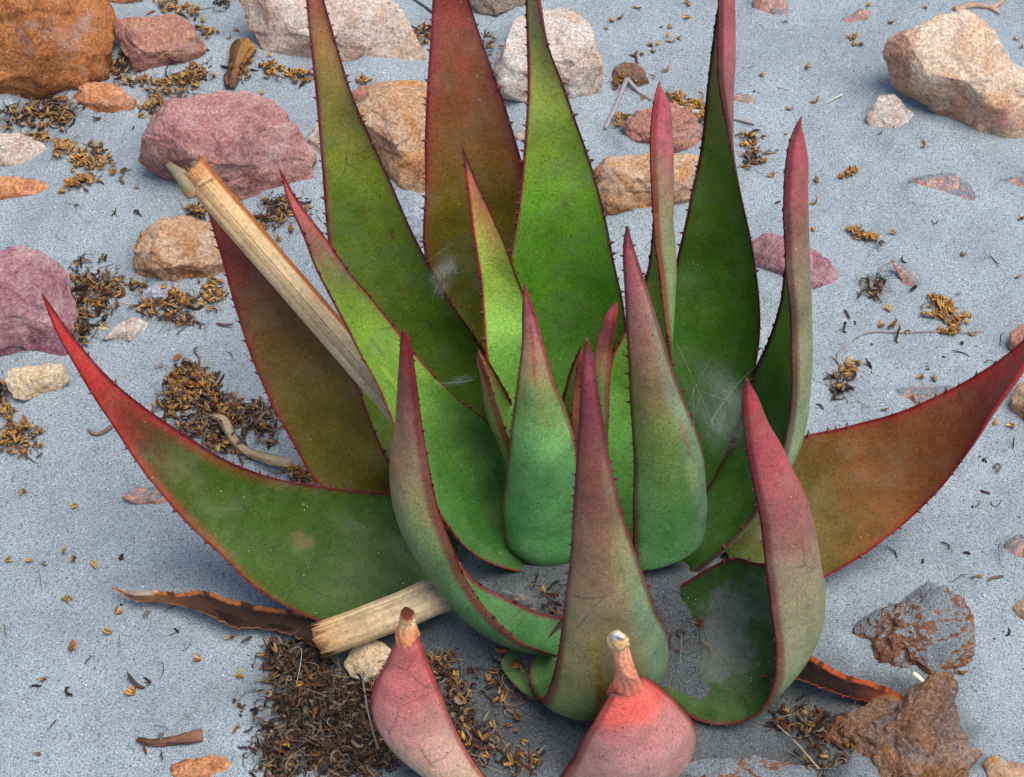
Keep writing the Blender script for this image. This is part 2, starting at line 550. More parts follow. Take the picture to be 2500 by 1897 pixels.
def build_stones():
    stone('large rust-orange boulder with a sandy grey side, in the top left corner', R_ORANGE,
          [(-180, 60), (-120, -120), (60, -170), (230, -90), (275, 30), (266, 120), (258, 185), (200, 215), (90, 245), (-60, 265), (-160, 200)], seed=3, k=.8, rough=.035, facets=5, top=.72)
    stone('dusky red angular stone just right of the big orange boulder', R_PINK2,
          sc(C1, [(740, 140), (900, 115), (1120, 95), (1215, 160), (1275, 240), (1315, 330), (1200, 410), (1090, 455), (990, 505), (890, 485), (800, 350), (735, 230)]), seed=5, rough=.03, facets=5, sq=3)
    stone('small rounded orange stone below the big orange boulder', R_RUST,
          sc(C1, [(435, 670), (480, 600), (545, 520), (700, 535), (800, 580), (870, 640), (860, 690), (760, 755), (640, 755), (530, 750)]), seed=8, rough=.04, k=.7)
    stone('big pink granite stone behind the broken end of the dry flower stalk', R_PINK,
          sc(C1, [(930, 950), (985, 800), (1085, 660), (1400, 600), (1600, 572), (1740, 620), (1850, 760), (1940, 880), (2010, 1000), (2000, 1130), (1830, 1270), (1590, 1345), (1350, 1300), (1180, 1260), (1000, 1180), (893, 1060)]), seed=11, rough=.04, facets=6, top=.72, k=.8)
    stone('flat greyish pink stone half buried at the left edge', R_PALE,
          sc(C1, [(-200, 960), (-80, 870), (130, 850), (260, 915), (420, 1050), (300, 1130), (100, 1160), (-150, 1150)]), seed=13, k=.35, depth=.35)
    stone('low sliver of orange-white stone in the sand at the left edge', R_RUST,
          sc(C1, [(-200, 1180), (-50, 1130), (200, 1140), (360, 1190), (540, 1245), (400, 1290), (150, 1310), (-150, 1310)]), seed=14, k=.35, depth=.3)
    stone('small orange-brown stone cut by the top edge beside the boulder', R_RUST,
          [(262, -30), (345, -30), (350, 0), (330, 15), (290, 17), (266, 6)], seed=15, sub=4)
    stone('wide flat cream stone with a sandy top, behind the tall left leaf', R_PALE,
          [(560, -30), (700, -70), (900, -40), (960, -5), (990, 30), (1010, 76), (1036, 126), (1034, 180), (1002, 194), (928, 198), (850, 190), (750, 150), (650, 138), (610, 80)], seed=17, depth=.4, k=.7, rough=.035, top=.62)
    stone('orange and white stone between the two tall rear leaves', R_TAN,
          [(862, 290), (880, 250), (925, 205), (980, 195), (1060, 195), (1100, 260), (1100, 400), (1060, 490), (1010, 497), (970, 490), (930, 420), (900, 360)], seed=19, rough=.05, k=.75)
    stone('little pinkish stone left of the orange and white stone', R_PINK2,
          [(858, 225), (880, 210), (918, 208), (925, 240), (890, 262), (862, 255)], seed=20, sub=4, k=.6)
    stone('blocky cream granite stone right of the tall rear leaves', R_WHITE,
          [(1208, 175), (1222, 125), (1262, 50), (1325, 17), (1380, 22), (1436, 57), (1465, 145), (1476, 255), (1470, 270), (1425, 282), (1390, 262), (1300, 250), (1222, 238)], seed=22, rough=.035, facets=6, sq=3, k=.8)
    stone('dark grey-brown stone cut by the top edge between tall leaves', R_GREY,
          [(1140, -40), (1285, -40), (1283, 10), (1255, 35), (1215, 48), (1170, 32), (1148, 10)], seed=23, sub=4)
    stone('tiny white pebble below the dark stone at the top edge', R_BLUE, [(1228, 32), (1246, 25), (1264, 34), (1258, 44), (1236, 46)], seed=24, sub=3)
    stone('small dark brown pebble on open sand at the top centre', R_BROWN,
          sc(C3, [(342, 500), (370, 430), (430, 400), (500, 405), (560, 450), (575, 520), (520, 560), (400, 560)]), seed=26, sub=4)
    stone('flat pink half of a buried stone behind the upright pink-tipped leaf', R_PINK2,
          sc(C3, [(405, 800), (500, 730), (600, 690), (720, 655), (840, 700), (930, 830), (940, 960), (860, 1050), (600, 1040), (480, 930)]), seed=28, k=.55, depth=.5, top=.6)
    stone('white and ochre stone with a rough front behind the pink-tipped leaf', R_TAN,
          sc(C3, [(238, 1100), (270, 1040), (330, 1005), (590, 985), (880, 1000), (930, 1100), (880, 1300), (700, 1350), (480, 1385), (340, 1395), (270, 1300), (245, 1200)]), seed=29, rough=.045, k=.85)
    stone('large tan and pink stone lying on the sand in the top right corner', R_BIGTAN,
          sc(C4, [(686, 400), (690, 300), (760, 200), (900, 165), (1060, 85), (1200, 52), (1265, 90), (1340, 200), (1480, 400), (1573, 440), (1720, 560), (1760, 760), (1700, 950), (1573, 975), (1430, 930), (1290, 850), (1100, 770), (900, 650), (760, 580), (700, 490)]), seed=31, rough=.03, facets=5, top=.8, k=1.0, dz=0, depth=.5)
    stone('crumbly white granite lump sunk beside the large tan stone', R_WHITE,
          sc(C4, [(565, 760), (640, 620), (760, 610), (870, 750), (870, 900), (780, 950), (600, 920)]), seed=33, k=.4, depth=.4, rough=.09, sub=4)
    stone('small pink pebble below the crumbly white lump', R_PINK2, sc(C4, [(890, 930), (940, 890), (985, 885), (1025, 940), (960, 955)]), seed=34, sub=3)
    stone('purple-pink stone half buried behind the right-hand leaves', R_PURPLE,
          sc(C8, [(60, 100), (170, 30), (290, 45), (430, 90), (560, 170), (650, 270), (690, 380), (640, 450), (480, 500), (300, 330), (120, 250)]), seed=36, k=.4, depth=.35)
    stone('rose-purple stone at the left edge under the long red leaf tip', R_PURPLE,
          sc(C5, [(-220, 500), (-150, 220), (0, 150), (130, 108), (275, 112), (350, 190), (430, 290), (465, 450), (482, 660), (425, 865), (180, 845), (0, 835), (-180, 780)]), seed=38, rough=.035, facets=6, k=.8, top=.75)
    stone('small cream oblong stone lying loose below the rose-purple stone', R_CREAM,
          sc(C5, [(45, 970), (60, 900), (110, 885), (210, 880), (300, 862), (385, 858), (415, 900), (438, 970), (370, 1045), (260, 1070), (150, 1098), (100, 1075), (65, 1020)]), seed=40, rough=.05, k=.95, sq=3, facets=5)
    stone('tan and orange stone with black pits behind the dry flower stalk', R_TAN,
          [(320, 640), (332, 600), (344, 570), (398, 532), (470, 530), (540, 560), (575, 620), (545, 690), (480, 712), (400, 705), (345, 695), (325, 670)], seed=42, rough=.055, k=.8)
    stone('smooth blue-grey chip among the litter below the tan stone', R_BLUE,
          [(338, 738), (356, 706), (388, 697), (430, 702), (448, 718), (425, 735), (380, 748)], seed=43, sub=4, k=.6)
    stone('small white and ochre stone on the sand below the litter', R_WHITE,
          sc(C5, [(640, 720), (690, 670), (740, 620), (800, 590), (855, 560), (970, 595), (980, 655), (885, 722), (780, 710), (720, 700)]), seed=45, sub=4, k=.6, rough=.06)
    stone('little tan pebble beside the small white stone', R_CREAM, sc(C5, [(620, 640), (650, 605), (690, 610), (690, 640), (650, 660)]), seed=46, sub=3)
    stone('reddish stone at the right edge above the large red leaf', R_PINK2, [(2462, 850), (2468, 812), (2495, 790), (2560, 790), (2580, 850), (2520, 880)], seed=47, sub=4)
    stone('orange-tan stone at the right edge below the red leaf tip', R_TAN, [(2468, 970), (2480, 935), (2530, 920), (2590, 970), (2560, 1040), (2500, 1030), (2474, 1005)], seed=48, sub=4)
    stone('rusty brown arched stone half covered by sand in the lower right', R_SANDY,
          [(2070, 1560), (2100, 1520), (2190, 1455), (2255, 1430), (2310, 1432), (2350, 1475), (2378, 1520), (2372, 1590), (2350, 1640), (2300, 1700), (2200, 1700), (2110, 1640)], seed=50, k=.34, depth=.42, rough=.10, top=.75)
    stone('lumpy ochre and rust stone under the dried leaf at lower right', R_BROWN,
          [(2020, 1800), (2060, 1740), (2130, 1712), (2190, 1720), (2240, 1670), (2290, 1640), (2335, 1665), (2330, 1740), (2372, 1830), (2345, 1930), (2200, 2010), (2080, 1970), (2030, 1880)], seed=53, k=.36, depth=.5, rough=.12, lumps=.10, sq=2.2, top=.8)
    stone('thin orange stone poking out of the sand at the bottom left', R_RUST,
          [(412, 1865), (450, 1852), (520, 1842), (600, 1857), (630, 1880), (590, 1900), (500, 1915), (430, 1905)], seed=54, k=.3, depth=.4, sub=5, rough=.13)
    stone('knobbly yellow-white stone beside the shrivelled leaf on the left', R_CREAM,
          [(838, 1625), (848, 1590), (875, 1568), (930, 1565), (965, 1600), (955, 1660), (925, 1678), (890, 1665), (855, 1650)], seed=56, sub=4, rough=.07, k=.9)
    stone('flat brown stone cut by the bottom edge right of centre', R_SANDY,
          [(1640, 1880), (1720, 1856), (1850, 1850), (1980, 1870), (2040, 1900), (1980, 1960), (1700, 1960)], seed=57, k=.4, depth=.4)
    stone('tan nodular stone in the bottom right corner', R_TAN,
          [(2400, 1868), (2425, 1842), (2450, 1858), (2500, 1862), (2560, 1880), (2560, 1930), (2450, 1940), (2410, 1905)], seed=58, sub=4)
    stone('pale pink flat stone at the right edge below the red leaf', R_SALMON, [(2452, 1330), (2480, 1305), (2560, 1300), (2570, 1380), (2520, 1400), (2465, 1385)], seed=59, k=.35, depth=.35, sub=4)
    stone('small tan stone at the right edge in the lower half', R_TAN, [(2470, 1490), (2490, 1462), (2540, 1460), (2550, 1510), (2490, 1520)], seed=60, sub=4)
    stone('blue-violet stone seen low between the two tall left leaves', R_BLUE, [(965, 560), (975, 515), (1010, 498), (1050, 510), (1060, 590), (1030, 625), (990, 600)], seed=61, sub=4, k=.7)
    stone('cream stone wedged between the pink granite and the tall left leaf', R_PALE, [(752, 340), (770, 300), (800, 295), (830, 350), (820, 410), (785, 405), (762, 375)], seed=62, sub=4)
    stone('small sandy stone peeking out right of the tall rear leaf', R_PALE, [(1258, 330), (1275, 312), (1300, 310), (1330, 340), (1310, 370), (1268, 358)], seed=63, sub=4, k=.6)
    # stones that only just break the surface of the sand
    for i, (lab, pl, k_) in enumerate([
        ('mottled brown patch of buried stone at the top edge, right of the tall leaf', [(1835, 10), (1850, -25), (1905, -20), (1925, 35), (1950, 68), (1900, 58), (1860, 40)], .30),
        ('salmon streak of buried stone near the top, left of the large tan stone', [(2035, 78), (2055, 45), (2100, 22), (2130, 28), (2112, 48), (2060, 75)], .28),
        ('pale salmon patch of buried stone below the crumbly white lump', [(2210, 455), (2250, 430), (2330, 425), (2370, 460), (2385, 500), (2330, 515), (2270, 490), (2225, 490)], .16),
        ('faint salmon patch of buried stone at the right edge', [(2440, 440), (2480, 430), (2530, 440), (2530, 480), (2470, 470)], .2),
        ('thin orange sliver of stone on the right-hand sand below the faint patch', [(2172, 632), (2200, 640), (2225, 665), (2255, 700), (2250, 730), (2235, 730), (2205, 695), (2190, 660)], .3),
        ('ragged rose stone showing through sand above the large red leaf', [(2125, 965), (2180, 950), (2235, 945), (2330, 940), (2340, 970), (2260, 1000), (2200, 1000), (2150, 985)], .26),
        ('faint salmon stone beside the edge of the big left leaf', [(298, 1215), (320, 1190), (380, 1188), (430, 1210), (420, 1235), (350, 1235)], .25),
        ('rusty patch of buried stone beside the stem of the tall right leaf', [(1790, 240), (1800, 225), (1840, 235), (1850, 262), (1800, 275)], .25),
    ]):
        stone(lab, R_SALMON, pl, k=k_, depth=.3, seed=80 + i, rough=.1, sub=4)
build_stones()
_make_grid()
build_ground()
for a_, k_ in STONES:
    make_stone(*a_, **k_)

# ------------------------------------------------------------------ the aloe
ALOE = obj('aloe_plant', None, label='large spiny aloe with green and red leaves growing in grey sand', cat='aloe')
ALOE.location = STEM

def interp_curve(P, n, sm=2):
    """Catmull-Rom through the stations, resampled to n points"""
    P = np.asarray(P, float)
    m = len(P)
    mid = P
    d = np.concatenate([[0], np.cumsum(np.linalg.norm(np.diff(mid[:, :3] if mid.shape[1] >= 3 else mid, axis=0), axis=1) ** 0.8 + 1e-5)])
    return P, d

def resample(stA, stB, n):
    A = np.asarray(stA, float); B = np.asarray(stB, float)
    Mid = (A + B) / 2
    d = np.concatenate([[0], np.cumsum(np.linalg.norm(np.diff(Mid, axis=0), axis=1) + 1e-5)])
    T = np.linspace(0, d[-1], n)
    def cr(P):
        # Hermite with finite-difference tangents (non-uniform)
        m = np.zeros_like(P)
        h = np.diff(d)[:, None]
        s = np.diff(P, axis=0) / h
        m[1:-1] = (s[:-1] * h[1:] + s[1:] * h[:-1]) / (h[:-1] + h[1:])
        m[0], m[-1] = s[0], s[-1]
        i = np.clip(np.searchsorted(d, T, 'right') - 1, 0, len(d) - 2)
        hh = np.diff(d)[i]
        u = ((T - d[i]) / hh)[:, None]
        hh = hh[:, None]
        out = (2 * u ** 3 - 3 * u ** 2 + 1) * P[i] + (u ** 3 - 2 * u ** 2 + u) * hh * m[i] + (-2 * u ** 3 + 3 * u ** 2) * P[i + 1] + (u ** 3 - u ** 2) * hh * m[i + 1]
        for _ in range(6):
            o2 = out.copy()
            o2[1:-1] = (out[:-2] + 2 * out[1:-1] + out[2:]) / 4
            out = o2
        return out
    return cr(A), cr(B), T / d[-1], d[-1]

def stops(st, t):
    ts = [s[0] for s in st]
    cs = np.array([lin(s[1]) for s in st])
    return np.stack([np.interp(t, ts, cs[:, k]) for k in range(3)], -1)

LEAFINFO = []
def leaf(st, face, ada, aba, margin=(128, 40, 46), mw=0.05, chan=0.12, thick=0.15, seed=0, teeth=True, label=None,
         marks=(), n=110, mcols=40, tooth=0.0031, space=0.0130, t_teeth=(0.12, 0.985), mat=None, jag=0.0, name='leaf', flush=None, sidegrad=None, prof=0.62, ob=1.0, ib=1.0):
    """st rows: ax, ay, bx, by, z[, dz] from base to tip; face=+1 if the outer (lower) face looks at the camera"""
    A3, B3 = [], []
    for r in st:
        ax, ay, bx, by, z = r[:5]
        dz = r[5] if len(r) > 5 else 0.0
        A3.append(at(ax, ay, z - dz / 2)); B3.append(at(bx, by, z + dz / 2))
    A, B, t, length = resample(A3, B3, n)
    rs = np.random.RandomState(seed + 100)
    mid = (A + B) / 2
    tan = np.gradient(mid, axis=0)
    tan /= np.linalg.norm(tan, axis=1)[:, None]
    ch = B - A
    w = np.linalg.norm(ch, axis=1)
    nr = np.cross(tan, ch)
    ln = np.linalg.norm(nr, axis=1)[:, None]
    nr = nr / (ln + 1e-9)
    # decide the sign where the leaf is seen best
    i0 = int(n * 0.6)
    tocam = CAM - mid[i0]
    if np.dot(nr[i0], tocam) * face < 0:
        nr = -nr
    for _ in range(10):
        nr[1:-1] = (nr[:-2] + 2 * nr[1:-1] + nr[2:]) / 4
    nr /= np.linalg.norm(nr, axis=1)[:, None] + 1e-9
    x = np.linspace(-1, 1, mcols + 1)
    s = np.sign(x) * (1 - (1 - np.abs(x)) ** 1.45)
    wob = 1 + 0.02 * perlin(np.stack([t * 9, t * 0 + seed * 3.7, t * 0], 1))
    verts, cols = [], []
    S, Tt = np.meshgrid(s, t)
    def shape(dep, power):
        return dep * (1 - S ** 2 + 1e-9) ** power
    ww = np.minimum(w, 0.5)[:, None]
    und = 0.014 * fbm(np.stack([(Tt * 7).ravel(), (S * 1.3).ravel() + seed, np.full(S.size, seed * 1.7)], 1), 3).reshape(S.shape)
    base = mid[:, None, :] + 0.5 * S[:, :, None] * ch[:, None, :] * wob[:, None, None]
    if jag:
        jn = perlin(np.stack([t * 40, t * 0 + seed, t * 0], 1)) * jag
        jm = perlin(np.stack([t * 40, t * 0 + seed + 9, t * 0], 1)) * jag
        edge = np.abs(S) ** 3 * np.where(S > 0, jn[:, None], jm[:, None])
        base = base + edge[:, :, None] * (ch / (w[:, None] + 1e-6))[:, None, :] * np.sign(S)[:, :, None]
    Pa = base + (ww * (shape(chan, 0.8) + und * (1 - S ** 2)))[:, :, None] * nr[:, None, :]
    Pb = base + (ww * (shape(chan + thick, prof) + und * (1 - S ** 2)))[:, :, None] * nr[:, None, :]
    m1 = mcols + 1
    V = np.concatenate([Pa.reshape(-1, 3), Pb.reshape(-1, 3)])
    idx = np.arange(n * m1).reshape(n, m1)
    f1 = np.stack([idx[:-1, :-1], idx[:-1, 1:], idx[1:, 1:], idx[1:, :-1]], -1).reshape(-1, 4)
    off = n * m1
    idb = idx + off
    # weld the margins: outer face reuses the inner face's edge vertices
    idb[:, 0] = idx[:, 0]; idb[:, -1] = idx[:, -1]
    f2 = np.stack([idb[:-1, :-1], idb[1:, :-1], idb[1:, 1:], idb[:-1, 1:]], -1).reshape(-1, 4)
    cap = [[int(idx[-1, k]), int(idx[-1, k + 1]), int(idb[-1, k + 1]), int(idb[-1, k])] for k in range(1, mcols - 1)]
    # colours
    nz = fbm(np.stack([(Tt * 5).ravel(), (S * 1.5).ravel(), np.full(S.size, seed * 2.3)], 1), 3).reshape(S.shape)
    tt = np.clip(Tt + 0.06 * nz, 0, 1)
    Ca = stops(ada, tt) ** 1.05 * np.array([1.12, 1.06, 1.0]) * ib; Cb = stops(aba, tt) ** 1.05 * .56 * ob
    if sidegrad is not None:      # outer face: another pigment towards one side
        sg_st, lo, hi = sidegrad
        k = smoothstep(lo, hi, S + 0.15 * nz)[:, :, None]
        Cb = Cb * (1 - k) + k * stops(sg_st, tt) ** 1.05 * .56 * ob
    for Q in (Ca, Cb):
        Q[..., 2] *= 1 - (.22 if Q is Ca else -.05) * smoothstep(0, .45, (Q[..., 1] - Q[..., 0]) / Q[..., 1])
    md = np.minimum(1.0, (1 - np.abs(S)) * 0.5 * w[:, None] / 0.0032)   # distance from the margin, in margin widths
    mc = lin(margin) ** 1.15 * .8
    rim = smoothstep(1.0, 0.35, md)[:, :, None]
    if flush is not None:        # wide blush beside the margin
        fw, fc, fa = flush
        fd = (1 - np.abs(S)) * 0.5 * w[:, None] / fw * (1 + 0.35 * nz)
        k = ((fa * (1 + .6 * nz)) * smoothstep(1.0, 0.1, fd) * smoothstep(0.2, 0.62, Tt))[:, :, None]
        Ca = Ca * (1 - k) + k * lin(fc) * .8
    Ca = Ca * (1 - rim) + rim * mc
    Cb = Cb * (1 - rim * 0.8) + rim * 0.8 * mc
    tipk = smoothstep(0.985, 1.0, Tt)[:, :, None]
    Ca = Ca * (1 - tipk) + tipk * lin((96, 40, 40)); Cb = Cb * (1 - tipk) + tipk * lin((110, 50, 48))
    nh = fbm(np.stack([(Tt * 26).ravel(), (S * 5).ravel(), np.full(S.size, seed * 5.3)], 1), 4, .65).reshape(S.shape)
    for (mt, ms, dt, ds, colr, amt, which) in marks:
        e = ((Tt - mt) / dt) ** 2 + ((S - ms) / ds) ** 2 + 0.6 * nz + 0.7 * nh
        k = (amt * smoothstep(1.1, 0.7, e))[:, :, None]
        if which == 'a':
            Ca = Ca * (1 - k) + k * lin(colr)
        else:
            Cb = Cb * (1 - k) + k * lin(colr)
    C = np.concatenate([Ca.reshape(-1, 3), Cb.reshape(-1, 3)])
    faces = f1.tolist() + f2.tolist() + cap
    me = new_mesh(name, V, faces, mat or M_LEAF, C)
    bm = bmesh.new(); bm.from_mesh(me)
    loose = [v for v in bm.verts if not v.link_faces]
    bmesh.ops.delete(bm, geom=loose, context='VERTS')
    bmesh.ops.recalc_face_normals(bm, faces=bm.faces)
    bm.to_mesh(me); bm.free()
    me.transform(Matrix.Translation(-Vector(STEM)))
    o = obj(name, me, ALOE, label=label)
    LEAFINFO.append((name, round(length, 3), round(float(w.max()), 3), [round(float(v), 3) for v in mid[-1]]))
    if teeth:
        TV, TF = [], []
        for E, sg in ((A, -1), (B, 1)):
            d = np.concatenate([[0], np.cumsum(np.linalg.norm(np.diff(E, axis=0), axis=1))])
            pos = d[-1] * t_teeth[0]
            while pos < d[-1] * t_teeth[1]:
                i = min(n - 2, int(np.searchsorted(d, pos)))
                p = E[i]
                out = sg * ch[i] / (w[i] + 1e-6)
                size = tooth * rs.uniform(0.55, 1.5) * (0.55 + 0.45 * min(1, w[i] / 0.03))
                fw = tan[i] * size * 0.55
                side = np.cross(out, tan[i]); side /= np.linalg.norm(side) + 1e-9
                b0 = len(TV)
                q = p - out * size * 0.35
                TV += [q - fw, q + side * size * .28, q + fw, q - side * size * .28, p + out * size * 0.85 + tan[i] * size * 0.45]
                TF += [(b0, b0 + 1, b0 + 4), (b0 + 1, b0 + 2, b0 + 4), (b0 + 2, b0 + 3, b0 + 4), (b0 + 3, b0, b0 + 4)]
                pos += space * rs.uniform(0.5, 1.6)
        tm = new_mesh('teeth', np.array(TV) - STEM, TF, M_TOOTH, smooth=False)
        obj('teeth', tm, o, kind='stuff')
    return o, A, B, mid, nr

def build_leaves():
    G1 = (96, 136, 88)
    # back row
    leaf([(1200,1250,1330,1230,.04),(1210,1050,1340,1040,.06),(1150,850,1330,850,.105),(1062,700,1315,700,.165),(1033,600,1300,560,.215),(1039,458,1285,440,.265),(1037,343,1258,340,.30),(1041,248,1231,250,.33),(1048,130,1188,130,.365),(1054,40,1156,35,.39),(1058,-60,1128,-60,.42),(1066,-160,1105,-160,.445),(1078,-240,1088,-240,.46)], -1,
         [(0,(64,86,24)),(.35,(84,94,24)),(.5,(104,92,28)),(.65,(116,76,40)),(.8,(126,66,54)),(1,(150,52,60))], [(0,G1),(1,(150,60,60))],
         margin=(118,40,50), seed=1, flush=(.011,(140,58,62),.7), label='broad brownish rear leaf running out of the top of the frame')
    leaf([(1140,1290,1290,1240,.03),(990,1180,1270,1090,.05),(905,1050,1235,960,.085),(872,920,1180,850,.125),(838,780,1120,765,.17),(812,670,1062,670,.21),(797,560,1008,570,.25),(788,440,953,440,.295),(779,330,902,330,.33),(769,210,854,215,.37),(757,105,820,100,.40),(747,0,791,0,.43),(741,-90,766,-90,.455),(740,-150,745,-150,.47)], -1,
         [(0,(62,88,30)),(.3,(76,102,38)),(.5,(84,110,42)),(.65,(100,116,38)),(.8,(122,108,54)),(.92,(140,70,62)),(1,(160,60,66))], [(0,G1),(1,(150,60,60))],
         margin=(104,38,46), seed=2, ib=1.05, flush=(.008,(128,56,62),.6), marks=[(.53,.42,.014,.07,(112,50,34),.9,'a'),(.57,-.05,.012,.06,(110,92,48),.7,'a'),(.42,.2,.02,.08,(120,104,50),.4,'a')])
    leaf([(1330,1250,1480,1230,.06),(1290,1080,1530,1070,.11),(1255,900,1535,900,.16),(1235,760,1526,770,.21),(1245,618,1500,640,.26),(1262,525,1478,530,.295),(1275,400,1444,400,.335),(1284,300,1408,300,.37),(1288,200,1375,205,.40),(1286,110,1336,110,.43,.01),(1283,0,1309,0,.46,.015),(1285,-90,1303,-90,.485),(1290,-150,1294,-150,.50)], -1,
         [(0,(54,100,34)),(.35,(72,124,38)),(.55,(94,142,44)),(.72,(124,146,64)),(.88,(142,130,84)),(1,(170,80,84))], [(0,G1),(.7,(150,110,100)),(1,(188,80,96))],
         margin=(110,38,44), seed=3, flush=(.006,(150,120,60),.5), marks=[(.56,.1,.012,.06,(98,96,42),.8,'a')], label='bright green upright leaf at the back, the middle of the tallest')
    leaf([(1560,1220,1700,1250,.05),(1590,1050,1790,1080,.09),(1615,900,1838,930,.135,.01),(1635,760,1856,790,.18,.02),(1650,640,1846,667,.22,.02),(1668,565,1828,560,.255,.02),(1690,458,1803,460,.295,.02),(1707,382,1785,375,.325,.025),(1717,305,1771,300,.355,.03),(1724,229,1757,235,.38,.03),(1733,150,1750,165,.405,.03),(1742,80,1752,85,.43,.028),(1754,0,1752,0,.455,.024),(1774,-80,1758,-80,.48,.015),(1779,-130,1776,-130,.49)], -1,
         [(0,(46,84,34)),(.4,(66,108,34)),(.65,(92,118,44)),(.8,(116,112,56)),(1,(160,70,70))], [(0,G1),(.4,(150,150,120)),(.6,(156,122,104)),(.8,(186,112,114)),(1,(206,104,118))],
         margin=(84,28,36), seed=4, ob=1.2, chan=.17, thick=.14, flush=(.006,(110,90,44),.5))
    # left
    leaf([(1060,1330,1130,1290,.03),(900,1260,1030,1210,.045),(778,1182,976,1170,.07),(713,1079,926,1078,.105),(660,983,890,985,.14),(610,865,850,880,.175),(570,740,770,780,.215),(540,630,665,660,.25),(518,555,590,575,.275),(505,511,545,515,.29),(497,470,505,470,.305)], -1,
         [(0,(78,74,26)),(.3,(92,88,30)),(.5,(96,82,32)),(.7,(102,68,36)),(.85,(112,50,42)),(1,(140,48,52))], [(0,G1),(1,(150,60,60))],
         margin=(140,40,46), seed=5, flush=(.012,(128,54,48),.55), label='dark brownish leaf leaning left under the dry flower stalk')
    leaf([(1150,1230,1080,1500,.03,-.03),(980,1207,900,1545,.04,-.05),(871,1197,785,1520,.05,-.055),(778,1186,685,1474,.065,-.05),(706,1174,606,1424,.08,-.045),(645,1159,540,1357,.095,-.04),(560,1127,470,1293,.115,-.035),(481,1079,400,1215,.14,-.025),(397,1025,330,1125,.165,-.018),(325,972,275,1040,.19,-.01),(260,915,225,965,.215,-.005),(200,846,178,882,.24),(155,790,140,815,.26),(122,740,113,752,.275),(102,714,100,714,.285)], -1,
         [(0,(60,86,34)),(.25,(66,98,38)),(.42,(66,100,26)),(.58,(80,88,28)),(.68,(100,62,36)),(.8,(176,58,54)),(1,(222,62,64))], [(0,G1),(.6,(150,70,60)),(1,(200,60,60))],
         margin=(118,34,42), seed=6, ib=.66, flush=(.011,(172,50,52),.75), marks=[(.3,-.1,.03,.12,(100,82,44),.7,'a'),(.24,.1,.015,.06,(60,84,36),.7,'a')], label='long left leaf curving up to a bright red tip')
    # right red leaf
    leaf([(1700,1170,1830,1480,.03,-.05),(1830,1100,1950,1440,.045,-.05),(1947,1067,2079,1374,.06,-.05),(2044,1046,2160,1318,.075,-.045),(2132,1024,2235,1255,.09,-.04),(2208,1001,2292,1197,.11,-.03),(2270,973,2338,1138,.13,-.02),(2330,945,2375,1083,.15,-.01),(2390,910,2410,1018,.175,.0),(2440,878,2450,955,.197,.008),(2500,829,2500,878,.225,.01),(2540,790,2540,810,.245,.006),(2565,760,2567,762,.26)], -1,
         [(0,(76,100,40)),(.22,(112,96,42)),(.36,(136,92,48)),(.55,(138,82,50)),(.72,(146,66,52)),(.85,(168,54,54)),(1,(196,60,60))], [(0,G1),(.4,(180,70,58)),(1,(214,70,66))],
         margin=(150,36,40), seed=7, ib=.68, ob=1.2, flush=(.009,(170,50,46),.7), marks=[(.68,.2,.03,.1,(120,60,40),.5,'a')], chan=.1, thick=.17, label='wide reddish-brown leaf spreading out of the right edge')
    # K
    leaf([(1640,1200,1620,1420,.05,-.02),(1660,1080,1720,1376,.06,-.02),(1722,1014,1809,1291,.08,-.02),(1791,957,1860,1215,.11,-.015),(1833,911,1904,1121,.14,-.005),(1860,865,1925,1018,.175,.005),(1883,808,1932,920,.21,.015),(1897,765,1930,830,.235,.025),(1908,715,1927,750,.265,.03),(1914,660,1918,680,.29,.032),(1930,600,1915,600,.315,.03),(1932,530,1911,530,.34,.028),(1932,450,1913,455,.365,.025),(1938,380,1918,385,.385,.022),(1948,320,1935,318,.405,.012),(1959,283,1956,283,.42)], -1,
         [(0,(52,84,40)),(.3,(66,106,48)),(.5,(98,138,58)),(.65,(118,140,68)),(1,(150,70,70))], [(0,(120,150,110)),(.35,(164,184,142)),(.55,(160,160,122)),(.72,(156,130,108)),(.87,(178,98,104)),(1,(188,84,100))],
         margin=(96,32,40), seed=8, ob=1.2, chan=.17, thick=.2)
    # I
    leaf([(1520,1400,1630,1390,.04),(1500,1250,1610,1250,.07),(1478,1100,1640,1100,.115),(1480,960,1645,980,.155,.01),(1493,865,1640,895,.19,.015),(1530,800,1630,830,.215,.025),(1560,725,1618,755,.24,.03),(1580,660,1610,680,.265,.032),(1589,600,1600,615,.29,.032),(1594,540,1594,545,.315,.03),(1601,470,1590,480,.34,.028),(1606,400,1587,410,.365,.026),(1609,330,1586,335,.39,.024),(1612,255,1593,258,.415,.018),(1613,215,1602,215,.43,.01),(1611,196,1609,196,.437)], -1,
         [(0,(70,126,64)),(.25,(90,146,78)),(.45,(112,156,66)),(.7,(140,150,80)),(1,(180,80,90))], [(0,(110,160,110)),(.45,(140,186,128)),(.66,(160,176,120)),(.78,(186,150,120)),(.89,(204,116,124)),(1,(206,96,114))],
         margin=(150,46,46), seed=9, ob=1.3, chan=.17, thick=.17)
